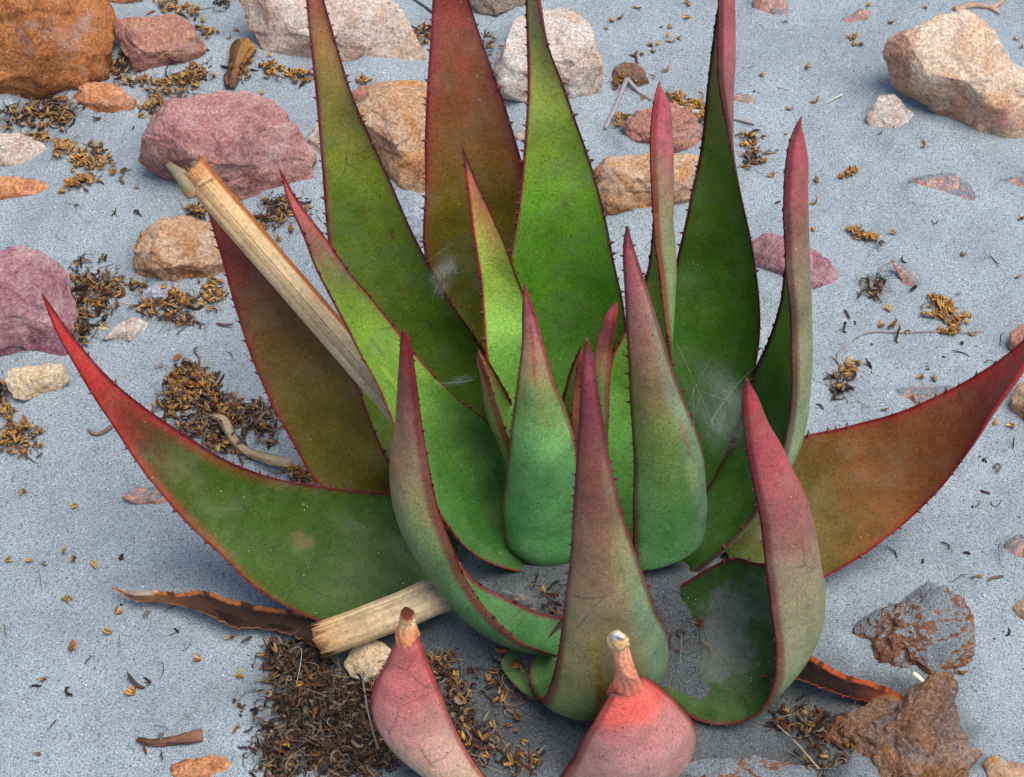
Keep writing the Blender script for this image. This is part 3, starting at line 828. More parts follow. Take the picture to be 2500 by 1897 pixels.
    # D
    leaf([(1290,1400,1330,1330,.045),(1216,1382,1290,1260,.055),(1156,1353,1262,1190,.065),(1106,1300,1245,1130,.085),(1040,1200,1222,1070,.115,-.01),(976,1075,1190,1027,.155,-.02),(924,949,1125,978,.19,-.025),(882,869,1042,896,.22,-.03),(844,789,970,804,.25,-.03),(810,724,918,738,.275,-.028),(770,648,855,665,.305,-.022),(744,572,790,572,.335,-.014),(706,492,728,490,.36,-.006),(681,414,684,412,.385)], -1,
         [(0,(48,92,46)),(.2,(76,126,66)),(.4,(100,146,72)),(.55,(112,158,58)),(.72,(112,136,62)),(.82,(130,100,84)),(1,(204,84,96))], [(0,(110,160,110)),(.5,(146,180,120)),(.75,(170,110,110)),(1,(206,84,100))],
         margin=(140,48,54), seed=10, ib=.85, chan=.14, thick=.16, flush=(.006,(176,86,90),.45), marks=[(.575,-.1,.03,.12,(78,90,44),.5,'a'),(.48,-.45,.05,.12,(158,178,48),.5,'a')], label='channelled left leaf with pink edges in front of the tall leaves')
    # E
    leaf([(1310,1290,1385,1280,.05),(1262,1170,1362,1160,.10),(1206,980,1345,970,.17),(1184,850,1318,850,.215),(1177,750,1288,740,.245),(1170,674,1262,675,.272),(1157,600,1240,612,.298),(1146,515,1202,525,.325),(1136,439,1163,440,.352),(1130,385,1143,390,.37),(1126,355,1128,355,.382)], -1,
         [(0,(84,140,80)),(.35,(104,164,84)),(.55,(132,178,88)),(.7,(150,172,74)),(.85,(186,130,84)),(1,(212,80,92))], [(0,G1),(1,(206,84,100))],
         margin=(140,44,48), seed=11, ib=.95, flush=(.004,(190,150,70),.6), label='slender yellow-green leaf with red edges near the middle')
    # small heart leaves
    leaf([(1300,1230,1330,1200,.09,-.01),(1265,1130,1300,1100,.125,-.02),(1241,1067,1275,1040,.15,-.02),(1229,1033,1258,1000,.165,-.02),(1214,987,1243,968,.185,-.02),(1195,926,1222,930,.21,-.018),(1176,877,1195,885,.235,-.012),(1166,848,1167,848,.25)], -1,
         [(0,(80,130,80)),(.6,(110,150,80)),(1,(170,110,80))], [(0,(120,160,90)),(.55,(150,160,90)),(.8,(190,130,110)),(1,(196,92,100))],
         margin=(140,50,46), seed=12, ob=1.2, chan=.2, thick=.25, n=70, tooth=.0028)
    leaf([(1400,1200,1430,1200,.1,.01),(1375,1080,1400,1080,.15,.02),(1368,1000,1396,1010,.185,.02),(1378,950,1402,940,.21,.02),(1397,888,1411,885,.24,.015),(1417,846,1419,844,.26)], -1,
         [(0,(110,150,84)),(.6,(140,166,100)),(1,(170,130,100))], [(0,(120,160,90)),(.6,(190,130,110)),(1,(196,92,100))],
         margin=(150,56,52), seed=13, ob=1.2, chan=.2, thick=.25, n=70, tooth=.0028)
    leaf([(1430,1250,1500,1250,.09),(1435,1100,1484,1090,.15),(1445,980,1488,1000,.195),(1450,900,1489,930,.225),(1453,846,1494,858,.25),(1471,789,1502,808,.275),(1490,747,1509,760,.295),(1506,737,1508,737,.30)], 1,
         [(0,(110,150,84)),(1,(170,130,100))], [(0,(96,156,104)),(.45,(112,172,100)),(.62,(156,172,92)),(.76,(198,136,104)),(.9,(202,98,108)),(1,(206,80,96))],
         margin=(170,80,70), seed=14, ob=1.25, chan=.1, thick=.25, n=70, tooth=.002)
    # F
    leaf([(1330,1330,1420,1320,.045),(1260,1345,1430,1330,.046),(1230,1280,1425,1270,.07),(1233,1170,1418,1170,.12),(1243,1080,1408,1085,.165),(1253,1000,1383,1000,.2),(1265,915,1353,925,.24),(1274,830,1327,835,.275),(1274,760,1307,762,.305),(1277,715,1292,720,.325),(1280,690,1283,690,.335)], 1,
         [(0,G1),(1,(170,80,80))], [(0,(76,130,76)),(.3,(104,164,98)),(.48,(124,180,106)),(.62,(146,178,100)),(.76,(182,150,118)),(.9,(194,116,118)),(1,(186,74,80))],
         margin=(150,70,66), seed=15, ob=1.55, chan=.1, thick=.24, marks=[(.78,.1,.1,.22,(170,94,72),.75,'b'),(.62,.2,.10,.09,(150,150,78),.6,'b')], tooth=.002, label='central blue-green leaf with a pink tip and brown streak')
    # H
    leaf([(1560,1380,1650,1340,.06),(1545,1400,1690,1330,.055),(1545,1340,1715,1240,.08),(1545,1230,1722,1180,.12),(1547,1140,1718,1110,.155),(1543,1050,1700,1045,.19),(1537,980,1672,975,.22),(1534,884,1638,884,.265),(1528,789,1608,789,.305),(1524,700,1580,700,.34),(1520,620,1553,620,.37),(1522,580,1541,580,.385),(1530,550,1533,550,.40)], 1,
         [(0,G1),(1,(170,80,80))], [(0,(104,156,100)),(.2,(112,168,92)),(.38,(140,172,90)),(.52,(166,160,98)),(.68,(198,146,124)),(.82,(210,126,130)),(1,(212,92,114))],
         margin=(124,48,50), seed=16, ob=1.1, chan=.1, thick=.24, sidegrad=([(0,(116,166,122)),(.5,(158,180,140)),(.75,(196,160,146)),(1,(210,100,116))], .15, .75),
         marks=[(.42,.62,.07,.10,(150,112,76),.6,'b'),(.3,.5,.05,.2,(150,160,110),.4,'b')], label='tall broad leaf right of centre with a long pink tip')
    # N
    leaf([(1610,1690,1660,1430,.035,.05),(1700,1760,1740,1380,.045,.075),(1790,1768,1800,1360,.05,.07),(1850,1745,1840,1375,.058,.06),(1885,1680,1900,1370,.075,.04),(1892,1600,1935,1340,.098,.03),(1880,1490,1955,1300,.13,.015),(1866,1366,1958,1240,.165,.0),(1855,1270,1945,1180,.2,-.005),(1840,1190,1920,1130,.228,-.008),(1827,1125,1895,1075,.252,-.008),(1816,1050,1862,1015,.283,-.005),(1811,980,1840,955,.31,-.004),(1815,935,1828,930,.328),(1821,922,1823,921,.335)], 1,
         [(0,(62,92,48)),(.35,(56,86,44)),(.6,(90,110,60)),(1,(170,80,80))], [(0,(130,156,110)),(.28,(164,180,138)),(.42,(176,164,132)),(.52,(182,136,120)),(.65,(200,112,112)),(.8,(214,98,106)),(.94,(196,78,88)),(1,(140,60,80))],
         margin=(120,44,52), seed=17, ob=1.0, ib=.75, chan=.22, thick=.15, marks=[(.43,.4,.05,.3,(150,100,84),.5,'b'),(.10,.1,.07,.6,(96,98,102),.7,'a'),(.20,.55,.05,.4,(90,98,92),.45,'a'),(.27,.85,.05,.2,(96,108,98),.4,'a')], label='front right leaf with a rose-red back and a sandy green base')
    # G
    leaf([(1400,1510,1360,1600,.045),(1308,1491,1288,1574,.052,.015),(1230,1455,1245,1545,.057,.02),(1162,1420,1190,1490,.07,.025),(1110,1350,1138,1414,.09,.03),(1050,1260,1105,1335,.12,.03),(1005,1170,1070,1240,.155,.025),(985,1080,1046,1125,.195,.02),(981,1000,1030,1030,.235,.01),(979,903,1016,922,.28,.005),(977,840,1006,850,.31),(979,812,996,812,.325),(985,803,986,803,.33)], 1,
         [(0,(64,110,74)),(.4,(70,120,70)),(1,(170,80,80))], [(0,(84,130,84)),(.25,(104,152,98)),(.42,(140,164,106)),(.56,(172,152,116)),(.7,(172,130,108)),(.82,(154,92,88)),(.93,(172,66,72)),(1,(196,60,56))],
         margin=(124,44,50), seed=18, ob=1.12, chan=.24, thick=.2, marks=[(.62,.1,.018,.5,(160,112,66),.6,'b'),(.7,0,.03,.3,(176,138,100),.4,'b')], label='slim front left leaf with a tan back and red tip')
    # M
    leaf([(1385,1500,1560,1430,.05),(1300,1610,1630,1490,.03),(1320,1708,1632,1585,.04),(1349,1650,1625,1540,.09),(1366,1574,1612,1512,.125),(1377,1470,1592,1465,.165),(1389,1387,1567,1390,.2),(1397,1262,1525,1265,.25),(1403,1180,1502,1180,.285),(1409,1080,1482,1085,.32),(1414,1000,1469,1000,.35),(1417,930,1457,930,.375),(1422,865,1449,862,.395),(1431,825,1435,825,.41)], 1,
         [(0,(70,110,64)),(.4,(70,120,70)),(1,(170,80,80))], [(0,(112,146,84)),(.22,(140,158,98)),(.36,(164,156,108)),(.5,(176,146,112)),(.62,(170,124,98)),(.74,(160,96,86)),(.86,(170,86,94)),(.96,(180,76,94)),(1,(130,70,96))],
         margin=(118,44,54), seed=19, ob=.98, chan=.1, thick=.2, sidegrad=([(0,(142,176,132)),(.45,(156,184,140)),(.6,(174,164,120)),(.8,(156,88,84)),(1,(160,66,80))], .2, .7),
         marks=[(.37,-.45,.05,.13,(150,132,52),.6,'b'),(.31,-.42,.06,.08,(120,92,30),.85,'b'),(.26,-.45,.06,.07,(112,82,28),.9,'b'),(.55,.35,.05,.12,(140,140,90),.4,'b')], label='large front centre leaf with a tan back and dull red tip')
    # low stub under M
    leaf([(1400,1560,1400,1690,.012),(1320,1555,1345,1722,.016),(1262,1570,1290,1700,.018),(1232,1590,1245,1660,.018),(1222,1612,1226,1635,.018)], -1,
         [(0,(60,92,56)),(1,(96,130,100))], [(0,G1),(1,(110,140,110))], margin=(90,60,50), seed=20, n=60, t_teeth=(.3,.8), tooth=.0025, label='short torn green leaf base under the front centre leaf')
    # U and V: front leaves with shrivelled tips
    leaf([(1250,1900,1380,1880,-.03),(1140,1945,1260,1945,-.012),(1070,1915,1205,1918,.005),(1000,1864,1165,1868,.025),(945,1815,1131,1814,.045),(912,1755,1100,1750,.068),(905,1700,1079,1692,.092),(924,1650,1060,1650,.113),(945,1610,1043,1608,.13),(962,1572,1029,1570,.147),(971,1556,1022,1554,.153)], 1,
         [(0,(74,110,60)),(1,(150,90,80))], [(0,(190,180,140)),(.35,(206,182,150)),(.52,(214,172,158)),(.66,(216,152,146)),(.8,(214,126,124)),(1,(202,106,106))],
         margin=(170,70,70), seed=21, ob=1.3, chan=.12, thick=.22, tooth=.0022, space=.008, marks=[(.55,.05,.09,.035,(148,106,70),.85,'b'),(.44,.1,.012,.06,(132,96,56),.8,'b'),(.6,-.3,.07,.03,(160,112,84),.6,'b')], label='stubby pink front left leaf ending in a shrivelled tip')
    leaf([(1440,1880,1600,1810,-.04),(1350,1935,1665,1850,-.024),(1372,1890,1695,1795,.004),(1402,1845,1690,1758,.035),(1424,1802,1650,1712,.062),(1457,1748,1600,1666,.09),(1478,1712,1576,1652,.104),(1490,1690,1566,1645,.112)], 1,
         [(0,(74,110,60)),(1,(150,90,80))], [(0,(190,164,136)),(.3,(208,170,152)),(.6,(210,152,148)),(.78,(212,138,134)),(.87,(246,112,102)),(1,(250,120,106))],
         margin=(150,60,56), seed=22, ob=1.3, chan=.12, thick=.22, teeth=True, tooth=.002, t_teeth=(.2,.7), label='stubby rosy front leaf with a coral-red withered neck')
    # two dried-out leaves lying on the sand
    leaf([(800,1500,775,1580,.02),(700,1488,700,1545,.018),(640,1480,630,1532,.018),(560,1462,575,1530,.02),(490,1440,510,1500,.02),(440,1447,450,1480,.016),(370,1440,380,1470,.012),(320,1443,325,1465,.012),(285,1436,290,1445,.010),(270,1433,272,1436,.008)], -1,
         [(0,(64,50,44)),(.3,(48,34,30)),(.5,(60,40,34)),(.8,(96,72,50)),(1,(60,52,46))], [(0,(150,104,62)),(1,(170,150,120))], margin=(196,130,76), seed=23, chan=.32, thick=.05, teeth=False, mat=M_DRY, jag=.0055,
         flush=(.0034,(176,112,70),.75), marks=[(.2,.2,.06,.3,(24,18,16),.9,'a'),(.42,0,.07,.4,(30,20,18),.9,'a')] + [(.07 + .09 * q, (-.85 if q % 2 else .85), .022, .35, (46, 32, 28), .85, 'a') for q in range(10)] + [(.5, .9, .05, .2, (206, 170, 120), .7, 'a'), (.85, -.9, .1, .4, (170, 164, 150), .7, 'a')], name='dried_leaf', label='black and brown dried-up leaf lying on sand at left')
    leaf([(1900,1570,1860,1650,.03),(1950,1578,1915,1648,.03),(1995,1608,1965,1662,.028),(2060,1645,2040,1690,.026),(2130,1665,2100,1708,.024),(2180,1685,2160,1717,.024),(2220,1710,2200,1729,.026),(2257,1734,2255,1737,.026)], -1,
         [(0,(26,12,12)),(.55,(30,14,12)),(.7,(92,44,28)),(.85,(196,160,96)),(1,(200,170,110))], [(0,(190,60,50)),(.5,(180,110,70)),(1,(200,170,110))], margin=(206,110,70), seed=24, chan=.35, thick=.06, teeth=False, mat=M_DRY, jag=.004,
         flush=(.0030,(190,84,56),.8), marks=[(.2 + .1 * q, (-.85 if q % 2 else .85), .02, .3, (60, 34, 26), .8, 'a') for q in range(7)], name='dried_leaf', label='dark split dried leaf with orange rims at lower right')
build_leaves()

# withered tips, stalks -------------------------------------------------------------------------
def tube(path, radii, nseg=20, flat=1.0, wr=0.0, seed=0, streaks=None, cap=True, updir=(0, 0, 1)):
    P = np.asarray(path, float)
    n = len(P)
    tan = np.gradient(P, axis=0)
    tan /= np.linalg.norm(tan, axis=1)[:, None] + 1e-12
    u = np.cross(tan, np.asarray(updir, float)); u /= np.linalg.norm(u, axis=1)[:, None] + 1e-12
    v = np.cross(u, tan)
    a = np.linspace(0, 2 * math.pi, nseg, endpoint=False)
    r = np.asarray(radii, float)[:, None] * np.ones(nseg)
    if wr:
        Ag, Tg = np.meshgrid(a, np.linspace(0, 1, n))
        r = r * (1 + wr * fbm(np.stack([np.cos(Ag).ravel() * 2.6, np.sin(Ag).ravel() * 2.6, (Tg * 1.6).ravel() + seed], 1), 3).reshape(n, nseg))
    V = P[:, None, :] + r[:, :, None] * (np.cos(a)[None, :, None] * u[:, None, :] + flat * np.sin(a)[None, :, None] * v[:, None, :])
    V = V.reshape(-1, 3)
    F = []
    for i in range(n - 1):
        for j in range(nseg):
            j2 = (j + 1) % nseg
            F.append([i * nseg + j, i * nseg + j2, (i + 1) * nseg + j2, (i + 1) * nseg + j])
    if cap:
        F.append(list(range(nseg))[::-1]); F.append([(n - 1) * nseg + j for j in range(nseg)])
    return V, F

def spline(pts, n):
    A, B, t, L = resample(pts, pts, n)
    return A

def part(name, V, F, C, parent, mat=None, label=None):
    me = new_mesh(name, np.asarray(V) - STEM, F, mat or M_DRY, C)
    return obj(name, me, parent, label=label)

def build_tips_and_stalks():
    leaves = [o for o in ALOE.children]
    U = next(o for o in leaves if 'stubby pink' in o.get('label', ''))
    Vl = next(o for o in leaves if 'stubby rosy' in o.get('label', ''))
    # U tip
    pts = spline([at(997, 1562, .147), at(995, 1540, .158), at(994, 1518, .168), at(993, 1504, .175), at(995, 1494, .18)], 24)
    rad = np.interp(np.linspace(0, 1, 24), [0, .25, .6, .75, .88, 1], [.0105, .0085, .0062, .0058, .0072, .0045])
    V, F = tube(pts, rad, 28, .8, .28, 3)
    tt = np.repeat(np.linspace(0, 1, 24), 28); an = np.tile(np.linspace(0, 1, 28, endpoint=False), 24)
    C = stops([(0, (206, 124, 84)), (.5, (226, 160, 110)), (.8, (230, 196, 150)), (.95, (120, 60, 40)), (1, (90, 44, 30))], tt)
    C *= (1 + .25 * np.sin(an * 2 * math.pi * 9))[:, None]
    part('withered_tip', V, F, C, U)
    # V neck
    pts = spline([at(1530, 1700, .085), at(1530, 1664, .119), at(1526, 1630, .142), at(1520, 1605, .154), at(1514, 1582, .164), at(1508, 1566, .172)], 30)
    rad = np.interp(np.linspace(0, 1, 30), [0, .2, .45, .7, .88, 1], [.0150, .0122, .0088, .0074, .0068, .006])
    V, F = tube(pts, rad, 32, .9, .22, 5)
    tt = np.repeat(np.linspace(0, 1, 30), 32); an = np.tile(np.linspace(0, 1, 32, endpoint=False), 30)
    C = stops([(0, (238, 100, 84)), (.25, (226, 116, 92)), (.6, (222, 140, 110)), (1, (210, 150, 110))], tt)
    C *= (1 + .22 * np.sin(an * 2 * math.pi * 10 + tt * 6))[:, None]
    neck = part('withered_neck', V, F, C, Vl)
    pts = spline([at(1508, 1570, .17), at(1508, 1560, .176), at(1508, 1552, .18)], 8)
    V, F = tube(pts, [.0072, .0085, .0082, .0088, .0076, .0072, .006, .005], 20, .8, .3, 8)
    part('dry_cap', V, F, np.tile(lin((196, 160, 110)), (len(V), 1)), neck)
    pts = spline([at(1502, 1562, .176), at(1500, 1550, .184), at(1505, 1544, .188), at(1513, 1550, .186), at(1522, 1556, .182)], 16)
    V, F = tube(pts, np.linspace(.0035, .002, 16), 10, .8, .3, 9)
    part('dry_cap', V, F, np.tile(lin((206, 200, 196)), (len(V), 1)), neck)
    # stalks
    def stalk(pts, r0, r1, n, nseg, flat, seed, edge, label):
        P = spline(pts, n)
        rad = np.linspace(r0, r1, n) * (1 + .02 * perlin(np.stack([np.linspace(0, 9, n), np.full(n, seed), np.zeros(n)], 1)))
        V, F = tube(P, rad, nseg, flat, .035, seed, updir=-FWD)
        rs = np.random.RandomState(seed)
        V = V.reshape(n, nseg, 3)
        # ribs and a ragged end
        tan = P[1] - P[0]; tan /= np.linalg.norm(tan)
        rib = rs.uniform(-1, 1, nseg)
        V[:6] += tan * (np.linspace(1, 0, 6)[:, None, None] * (rs.uniform(-.006, .010, nseg)[None, :, None]))
        ctr = V.mean(1, keepdims=True)
        V = ctr + (V - ctr) * (1 + .022 * rib)[None, :, None]
        V = V.reshape(-1, 3)
        strip = rs.uniform(.72, 1.15, nseg)
        strip[rs.rand(nseg) < .15] *= .72
        base = stops([(0, (176, 128, 84)), (.06, (196, 160, 114)), (.3, (204, 176, 134)), (.7, (206, 184, 148)), (1, (190, 168, 136))], np.linspace(0, 1, n))
        C = base[:, None, :] * strip[None, :, None]
        Ag, Tg = np.meshgrid(np.arange(nseg) / nseg * 60, np.linspace(0, 7, n))
        C = C * (1 + .30 * fbm(np.stack([Ag.ravel(), Tg.ravel(), np.full(Ag.size, seed * 3.1)], 1), 3).reshape(n, nseg))[:, :, None]
        for (lo, hi, cc) in edge:
            a = np.arange(nseg) / nseg
            k = (smoothstep(lo - .03, lo, a) * (1 - smoothstep(hi, hi + .03, a)))[None, :, None]
            C = C * (1 - k) + k * lin(cc)
        o = part('flower_stalk', V, F, C.reshape(-1, 3), ALOE, label=label)
        return o
    s1 = stalk([at(470, 414, .348), at(500, 449, .335), at(590, 553, .302), at(693, 672, .263), at(780, 773, .228), at(870, 877, .192), at(940, 958, .16), at(1150, 1200, .06)], .0120, .0126, 110, 110, .62, 3,
          [(.40, .60, (150, 88, 48))], 'long straw-coloured dry flower stalk snapped off at the top')
    # torn sliver at the broken end
    P = spline([at(478, 470, .33), at(450, 440, .345), at(425, 415, .352), at(404, 397, .356)], 14)
    V, F = tube(P, np.linspace(.0075, .003, 14), 12, .5, .5, 2, updir=-FWD)
    part('torn_sliver', V, F, stops([(0, (190, 150, 100)), (.5, (150, 140, 112)), (.9, (120, 108, 90)), (1, (60, 30, 28))], np.repeat(np.linspace(0, 1, 14), 12)), s1)
    P = spline([at(500, 445, .34), at(482, 415, .35), at(470, 394, .356)], 10)
    V, F = tube(P, np.linspace(.008, .002, 10), 12, .4, .5, 4, updir=-FWD)
    part('torn_sliver', V, F, stops([(0, (200, 160, 110)), (.6, (170, 130, 84)), (1, (120, 100, 84))], np.repeat(np.linspace(0, 1, 10), 12)), s1)
    stalk([at(782, 1562, .035), at(830, 1546, .038), at(900, 1520, .042), at(1000, 1482, .048), at(1060, 1456, .05), at(1095, 1443, .05)], .0142, .0155, 60, 56, .8, 6,
          [], 'short pale cut flower stalk lying across the base of the left leaf')
    # hidden stem that carries the rosette
    zs = np.linspace(-.06, .03, 10)
    P = np.stack([np.full(10, STEM[0]), np.full(10, STEM[1] + .01), zs], 1)
    V, F = tube(P, np.interp(zs, [-.06, 0, .03], [.05, .045, .012]), 24, 1, .1, 1, updir=(0, 1, 0))
    part('stem', V, F, np.tile(lin((80, 66, 50)), (len(V), 1)), ALOE)
build_tips_and_stalks()

# ------------------------------------------------------------------ litter
def spindle(L, R, bend, nseg=4, nr=4):
    """a small boat-shaped valve along +X"""
    t = np.linspace(0, 1, nr + 1)
    V, F = [], []
    for i, tv in enumerate(t):
        r = R * max(0.06, math.sin(math.pi * min(1, .12 + tv * .88)) ** .8)
        for j in range(nseg):
            a = 2 * math.pi * j / nseg
            V.append((tv * L, r * math.cos(a) * 1.0, r * .45 * math.sin(a) + bend * tv * tv))
    for i in range(nr):
        for j in range(nseg):
            F.append((i * nseg + j, i * nseg + (j + 1) % nseg, (i + 1) * nseg + (j + 1) % nseg, (i + 1) * nseg + j))
    return np.array(V), F

def husk_geo(rs, dark=0.0):
    V, F, C = [], [], []
    k = rs.randint(3, 6)
    for i in range(k):
        L = rs.uniform(.0045, .0085)
        v, f = spindle(L, rs.uniform(.0011, .0018), rs.uniform(.0005, .003))
        el = rs.uniform(.05, .6); az = rs.normal(0, .75)
        roll = rs.uniform(-1, 1)
        Mx = Matrix.Rotation(az, 3, 'Z') @ Matrix.Rotation(-el, 3, 'Y') @ Matrix.Rotation(roll, 3, 'X')
        v = v @ np.array(Mx).T
        off = len(V)
        V += v.tolist(); F += [tuple(x + off for x in q) for q in f]
        c = lin([(214, 164, 84), (196, 146, 82), (176, 118, 62), (140, 98, 66), (206, 170, 112)][rs.randint(5)]) * rs.uniform(.45, 1.05)
        c = c * (1 - dark) + dark * lin((84, 56, 40))
        shade = np.linspace(.7, 1.1, 5).repeat(4)[:, None]
        C += (c[None, :] * shade).tolist()
    V = np.array(V); V[:, 0] -= .003
    return V, F, np.array(C)

HUSKS = []
for i in range(10):
    V, F, C = husk_geo(np.random.RandomState(40 + i))
    HUSKS.append((V, F, C, new_mesh('dry_husk', V, F, M_DRY, C)))

SINGLES = [(496,53),(578,78),(559,93),(511,124),(525,187),(713,565),(683,587),(1680,8),(1558,25),(1492,53),(1516,48),(1480,72),(1679,46),(1635,69),(1631,90),(1637,101),(1658,95),(1587,114),(1606,111),(1595,128),(1566,135),(1552,133),(1623,174),(1860,187),(1967,170),(1927,267),(1986,248),(2073,99),(2085,111),(2100,111),(2082,94),(2176,59),(2121,15),(1959,340),(1955,443),(1970,448),(1991,443),(2054,435),(2073,423),(2080,430),(1986,496),(1986,563),(2180,572),(1890,431),(2258,21),(2480,97),(2495,118),(2352,625),(2497,538),(2251,357),(2170,758),(2368,774),(2149,802),(2181,800),(2216,812),(2370,817),(2246,922),(2279,928),(2483,678),(2431,1037),(2470,1044),(2388,1414),(2345,1649),(435,877),(443,892),(437,911),(23,1029),(65,1031),(54,1204),(183,1239),(160,1347),(181,1368),(21,1370),(73,1372),(233,1383),(172,1464),(160,1462),(264,1549),(179,1586),(108,1663),(330,1694),(322,1690),(482,1611),(582,1659),(563,1561),(91,1842),(291,1495),(1092,1627),(1145,1691),(1231,1702),(1202,1773),(1238,1777),(1216,1830),(1277,1814),(1273,1663),(1515,300),(1530,290),(2085,905),(2075,915),(2300,814),(2320,818),(2335,812),(1650,1890),(2010,1850),(760,1570),(640,230)]

def build_husks():
    rs = np.random.RandomState(5)
    for i, (px, py) in enumerate(SINGLES):
        p = gpt(px, py, .0012)
        o = obj('dry_husk', HUSKS[rs.randint(len(HUSKS))][3], label='small single amber dried flower husk lying loose on the grey sand', cat='husk', group='loose amber husks scattered over the sand')
        o.location = p
        o.rotation_euler = (rs.uniform(-.3, .3), rs.uniform(-.2, .3), rs.uniform(0, 6.28))
        s = rs.uniform(.8, 1.25)
        o.scale = (s, s, s)
build_husks()

def rotz(a):
    c, s = math.cos(a), math.sin(a)
    return np.array([[c, -s, 0], [s, c, 0], [0, 0, 1]])

def curl_geo(rs, L, r, wild, flat=.55, n=9, ns=5):
    d = rs.normal(size=3); d[2] *= .3; d /= np.linalg.norm(d)
    P = [np.zeros(3)]
    ax = rs.normal(size=3)
    for i in range(n - 1):
        ax = ax * .7 + rs.normal(size=3) * .6
        d = d + np.cross(ax, d) * wild / n
        d[2] *= .8
        d /= np.linalg.norm(d)
        P.append(P[-1] + d * L / n)
    P = np.array(P)
    rad = r * np.interp(np.linspace(0, 1, n), [0, .2, .8, 1], [.5, 1, .9, .25])
    return tube(P, rad, ns, flat, 0, cap=False)

def litter(label, cells, seed, name='plant_litter', height=.007):
    """cells: (px, py, rx, ry, rot_deg, husks, curls, fibres, dark)"""
    rs = np.random.RandomState(seed)
    VV, FF, CC = [], [], []
    off = 0
    def add(v, f, c):
        nonlocal off
        VV.append(v); CC.append(c)
        FF.extend([tuple(q + off for q in x) for x in f])
        off += len(v)
    org = gpt(cells[0][0], cells[0][1])
    for (px, py, rx, ry, rot, nh, nc, nf, dark) in cells:
        ca, sa = math.cos(math.radians(rot)), math.sin(math.radians(rot))
        def spot():
            r = math.sqrt(rs.rand()) * (1 + .25 * rs.normal())
            if rs.rand() < .2:
                r *= rs.uniform(1.1, 2.0)
            a = rs.uniform(0, 6.283)
            u, v = rx * r * math.cos(a), ry * r * math.sin(a)
            q = gpt(px + ca * u - sa * v, py + sa * u + ca * v)
            h = height * max(0, 1 - r) * rs.rand()
            return q + [0, 0, .0012 + h]
        for _ in range(nc):
            v, f = curl_geo(rs, rs.uniform(.007, .024), rs.uniform(.0004, .0019), rs.uniform(1, 8), rs.uniform(.2, .7))
            base = [(116, 94, 80), (84, 58, 44), (120, 74, 46), (80, 68, 62), (140, 120, 100), (58, 38, 32), (50, 40, 36)][rs.randint(7)]
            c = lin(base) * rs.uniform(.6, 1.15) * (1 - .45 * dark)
            add(v + spot(), f, np.tile(c, (len(v), 1)) * rs.uniform(.8, 1.15, (len(v), 1)))
        for _ in range(int(nh * .72)):
            v, f, c, _m = HUSKS[rs.randint(len(HUSKS))]
            R = rotz(rs.uniform(0, 6.28)) @ np.array(Matrix.Rotation(rs.normal() * .5, 3, 'X')) @ np.array(Matrix.Rotation(rs.normal() * .4, 3, 'Y'))
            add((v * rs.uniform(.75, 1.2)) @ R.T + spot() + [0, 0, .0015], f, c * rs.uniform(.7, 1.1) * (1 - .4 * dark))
        for _ in range(nf):
            v, f = curl_geo(rs, rs.uniform(.010, .034), rs.uniform(.00012, .0004), rs.uniform(.3, 4), 1, 8, 4)
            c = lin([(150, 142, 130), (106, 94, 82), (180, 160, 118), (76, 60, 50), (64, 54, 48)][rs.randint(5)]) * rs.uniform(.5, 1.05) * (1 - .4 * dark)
            add(v + spot() + [0, 0, .001], f, np.tile(c, (len(v), 1)))
    V = np.concatenate(VV) - org
    me = new_mesh(name, V, FF, M_DRY, np.concatenate(CC))
    o = obj(name, me, label=label, cat='litter', kind='stuff')
    o.location = org
    return o

